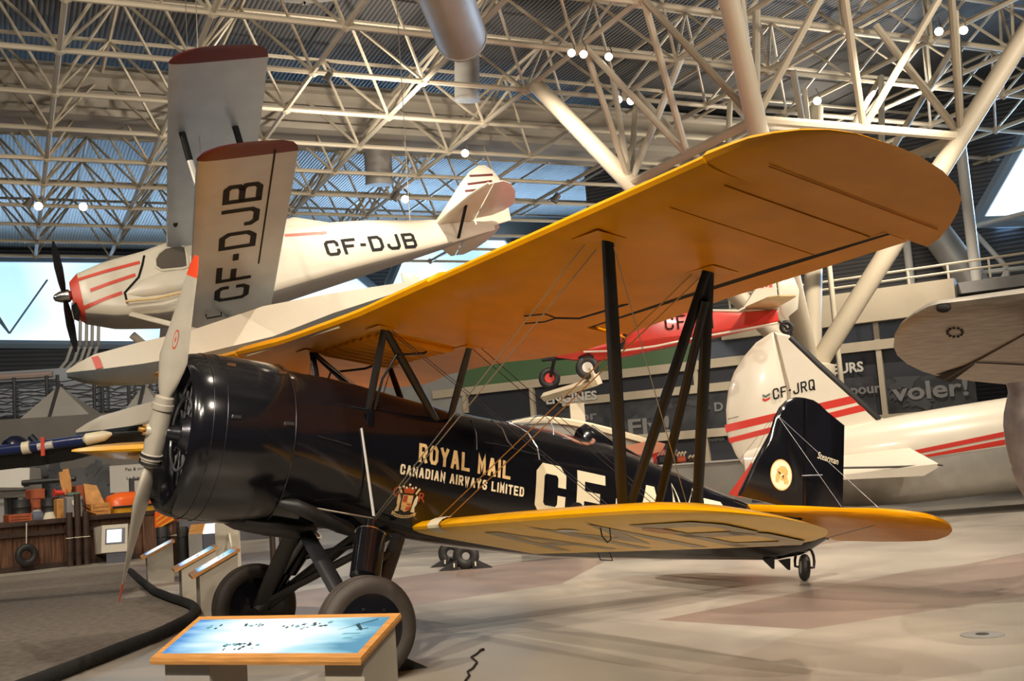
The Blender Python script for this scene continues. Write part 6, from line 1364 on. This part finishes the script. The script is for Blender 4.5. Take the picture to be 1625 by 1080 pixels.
o = thing('red_cowling', 'small red cowling lying behind the engine block on the counter', 'cowling', loc=onct(1052, .6), heading=-YAW); MB().loft([[V(x, .12 * math.cos(a), .34 * k * math.sin(a)) for a in [math.pi * i / 10 for i in range(11)]] for x, k in ((-.25, .7), (0, 1), (.25, .8), (.4, .3))], True).build('shell', 'red_paint', o); MB().tube([V(-.25, -.13, .02), V(.4, -.13, .02)], .015, 6).build('edge', 'gold', o)
# ------------------------------------------------------------------ ceiling spotlights in view
LAMPS = [((738, 243), 'bright lit spotlight under the roof frame just left of the floatplane tail fin top', 1), ((643, 316), 'lit spotlight above the black registration of the hanging floatplane', 1), ((517, 127), 'single spotlight to the right of the maroon upper wing tip', 0),
 ((132, 328), 'lit spotlight low at the left above the floatplane propeller', 1), ((61, 327), 'lit spotlight of the close pair near the left edge, right one', 1), ((42, 327), 'spotlight of the close pair near the left edge, left one', 0),
 ((879, 319), 'small white spotlight between the floatplane tail and the yellow wing edge', 0), ((907, 84), 'spotlight at the top of the big slanted column leg, left one of the trio', 1), ((926, 86), 'spotlight at the top of the big slanted column leg, middle one of the trio', 1),
 ((966, 90), 'spotlight at the top of the big slanted column leg, right one of the trio', 1), ((981, 158), 'spotlight pair below the trio beside the column leg, left one', 1), ((1001, 160), 'spotlight pair below the trio beside the column leg, right one', 1),
 ((1297, 160), 'lit spotlight among the column bracing above the yellow wing tip', 1), ((1490, 50), 'lit spotlight at upper right, left one of two between thin braces', 1), ((1529, 48), 'lit spotlight at upper right, right one of two between thin braces', 1), ((625, 316), 'spotlight close beside the lit one above the floatplane registration', 0)]
for (u, v), lab, lit in LAMPS:
    p = on_z(u, v, 10.18); d = (CAM - p); L_ = d.length
    s_ = max(.08, min(.15, L_ * .0038)); d.z -= L_ * .1; d.normalize()
    if not lit: d = V(-.5, .3, -.8).normalized()
    o = thing('ceiling_spotlight', lab, 'spotlight', loc=p, group='spotlights in the roof frame')
    MB().lathe([(-.30 * s_ / .15, s_ * .55), (-.29 * s_ / .15, s_ * .75), (-.05, s_ * .8), (0, s_), (.02, s_), (.02, s_ * .9), (0, s_ * .88)], (0, 0, 0), d, 16).build('housing', 'lamp_body', o)
    MB().lathe([(-.005, s_ * .88), (.004, .001)], (0, 0, 0), d, 16).build('lens', 'lamp_glow' if lit else 'grey_pale', o)
    MB().tube([-d * .12 + V(s_ * .9, 0, 0), -d * .12 + V(s_ * .9, 0, .16), V(0, 0, .30) - d * .12, V(0, 0, ZB - p.z) - d * .12], .014, 6).build('yoke', 'lamp_body', o)
bpy.context.view_layer.update()
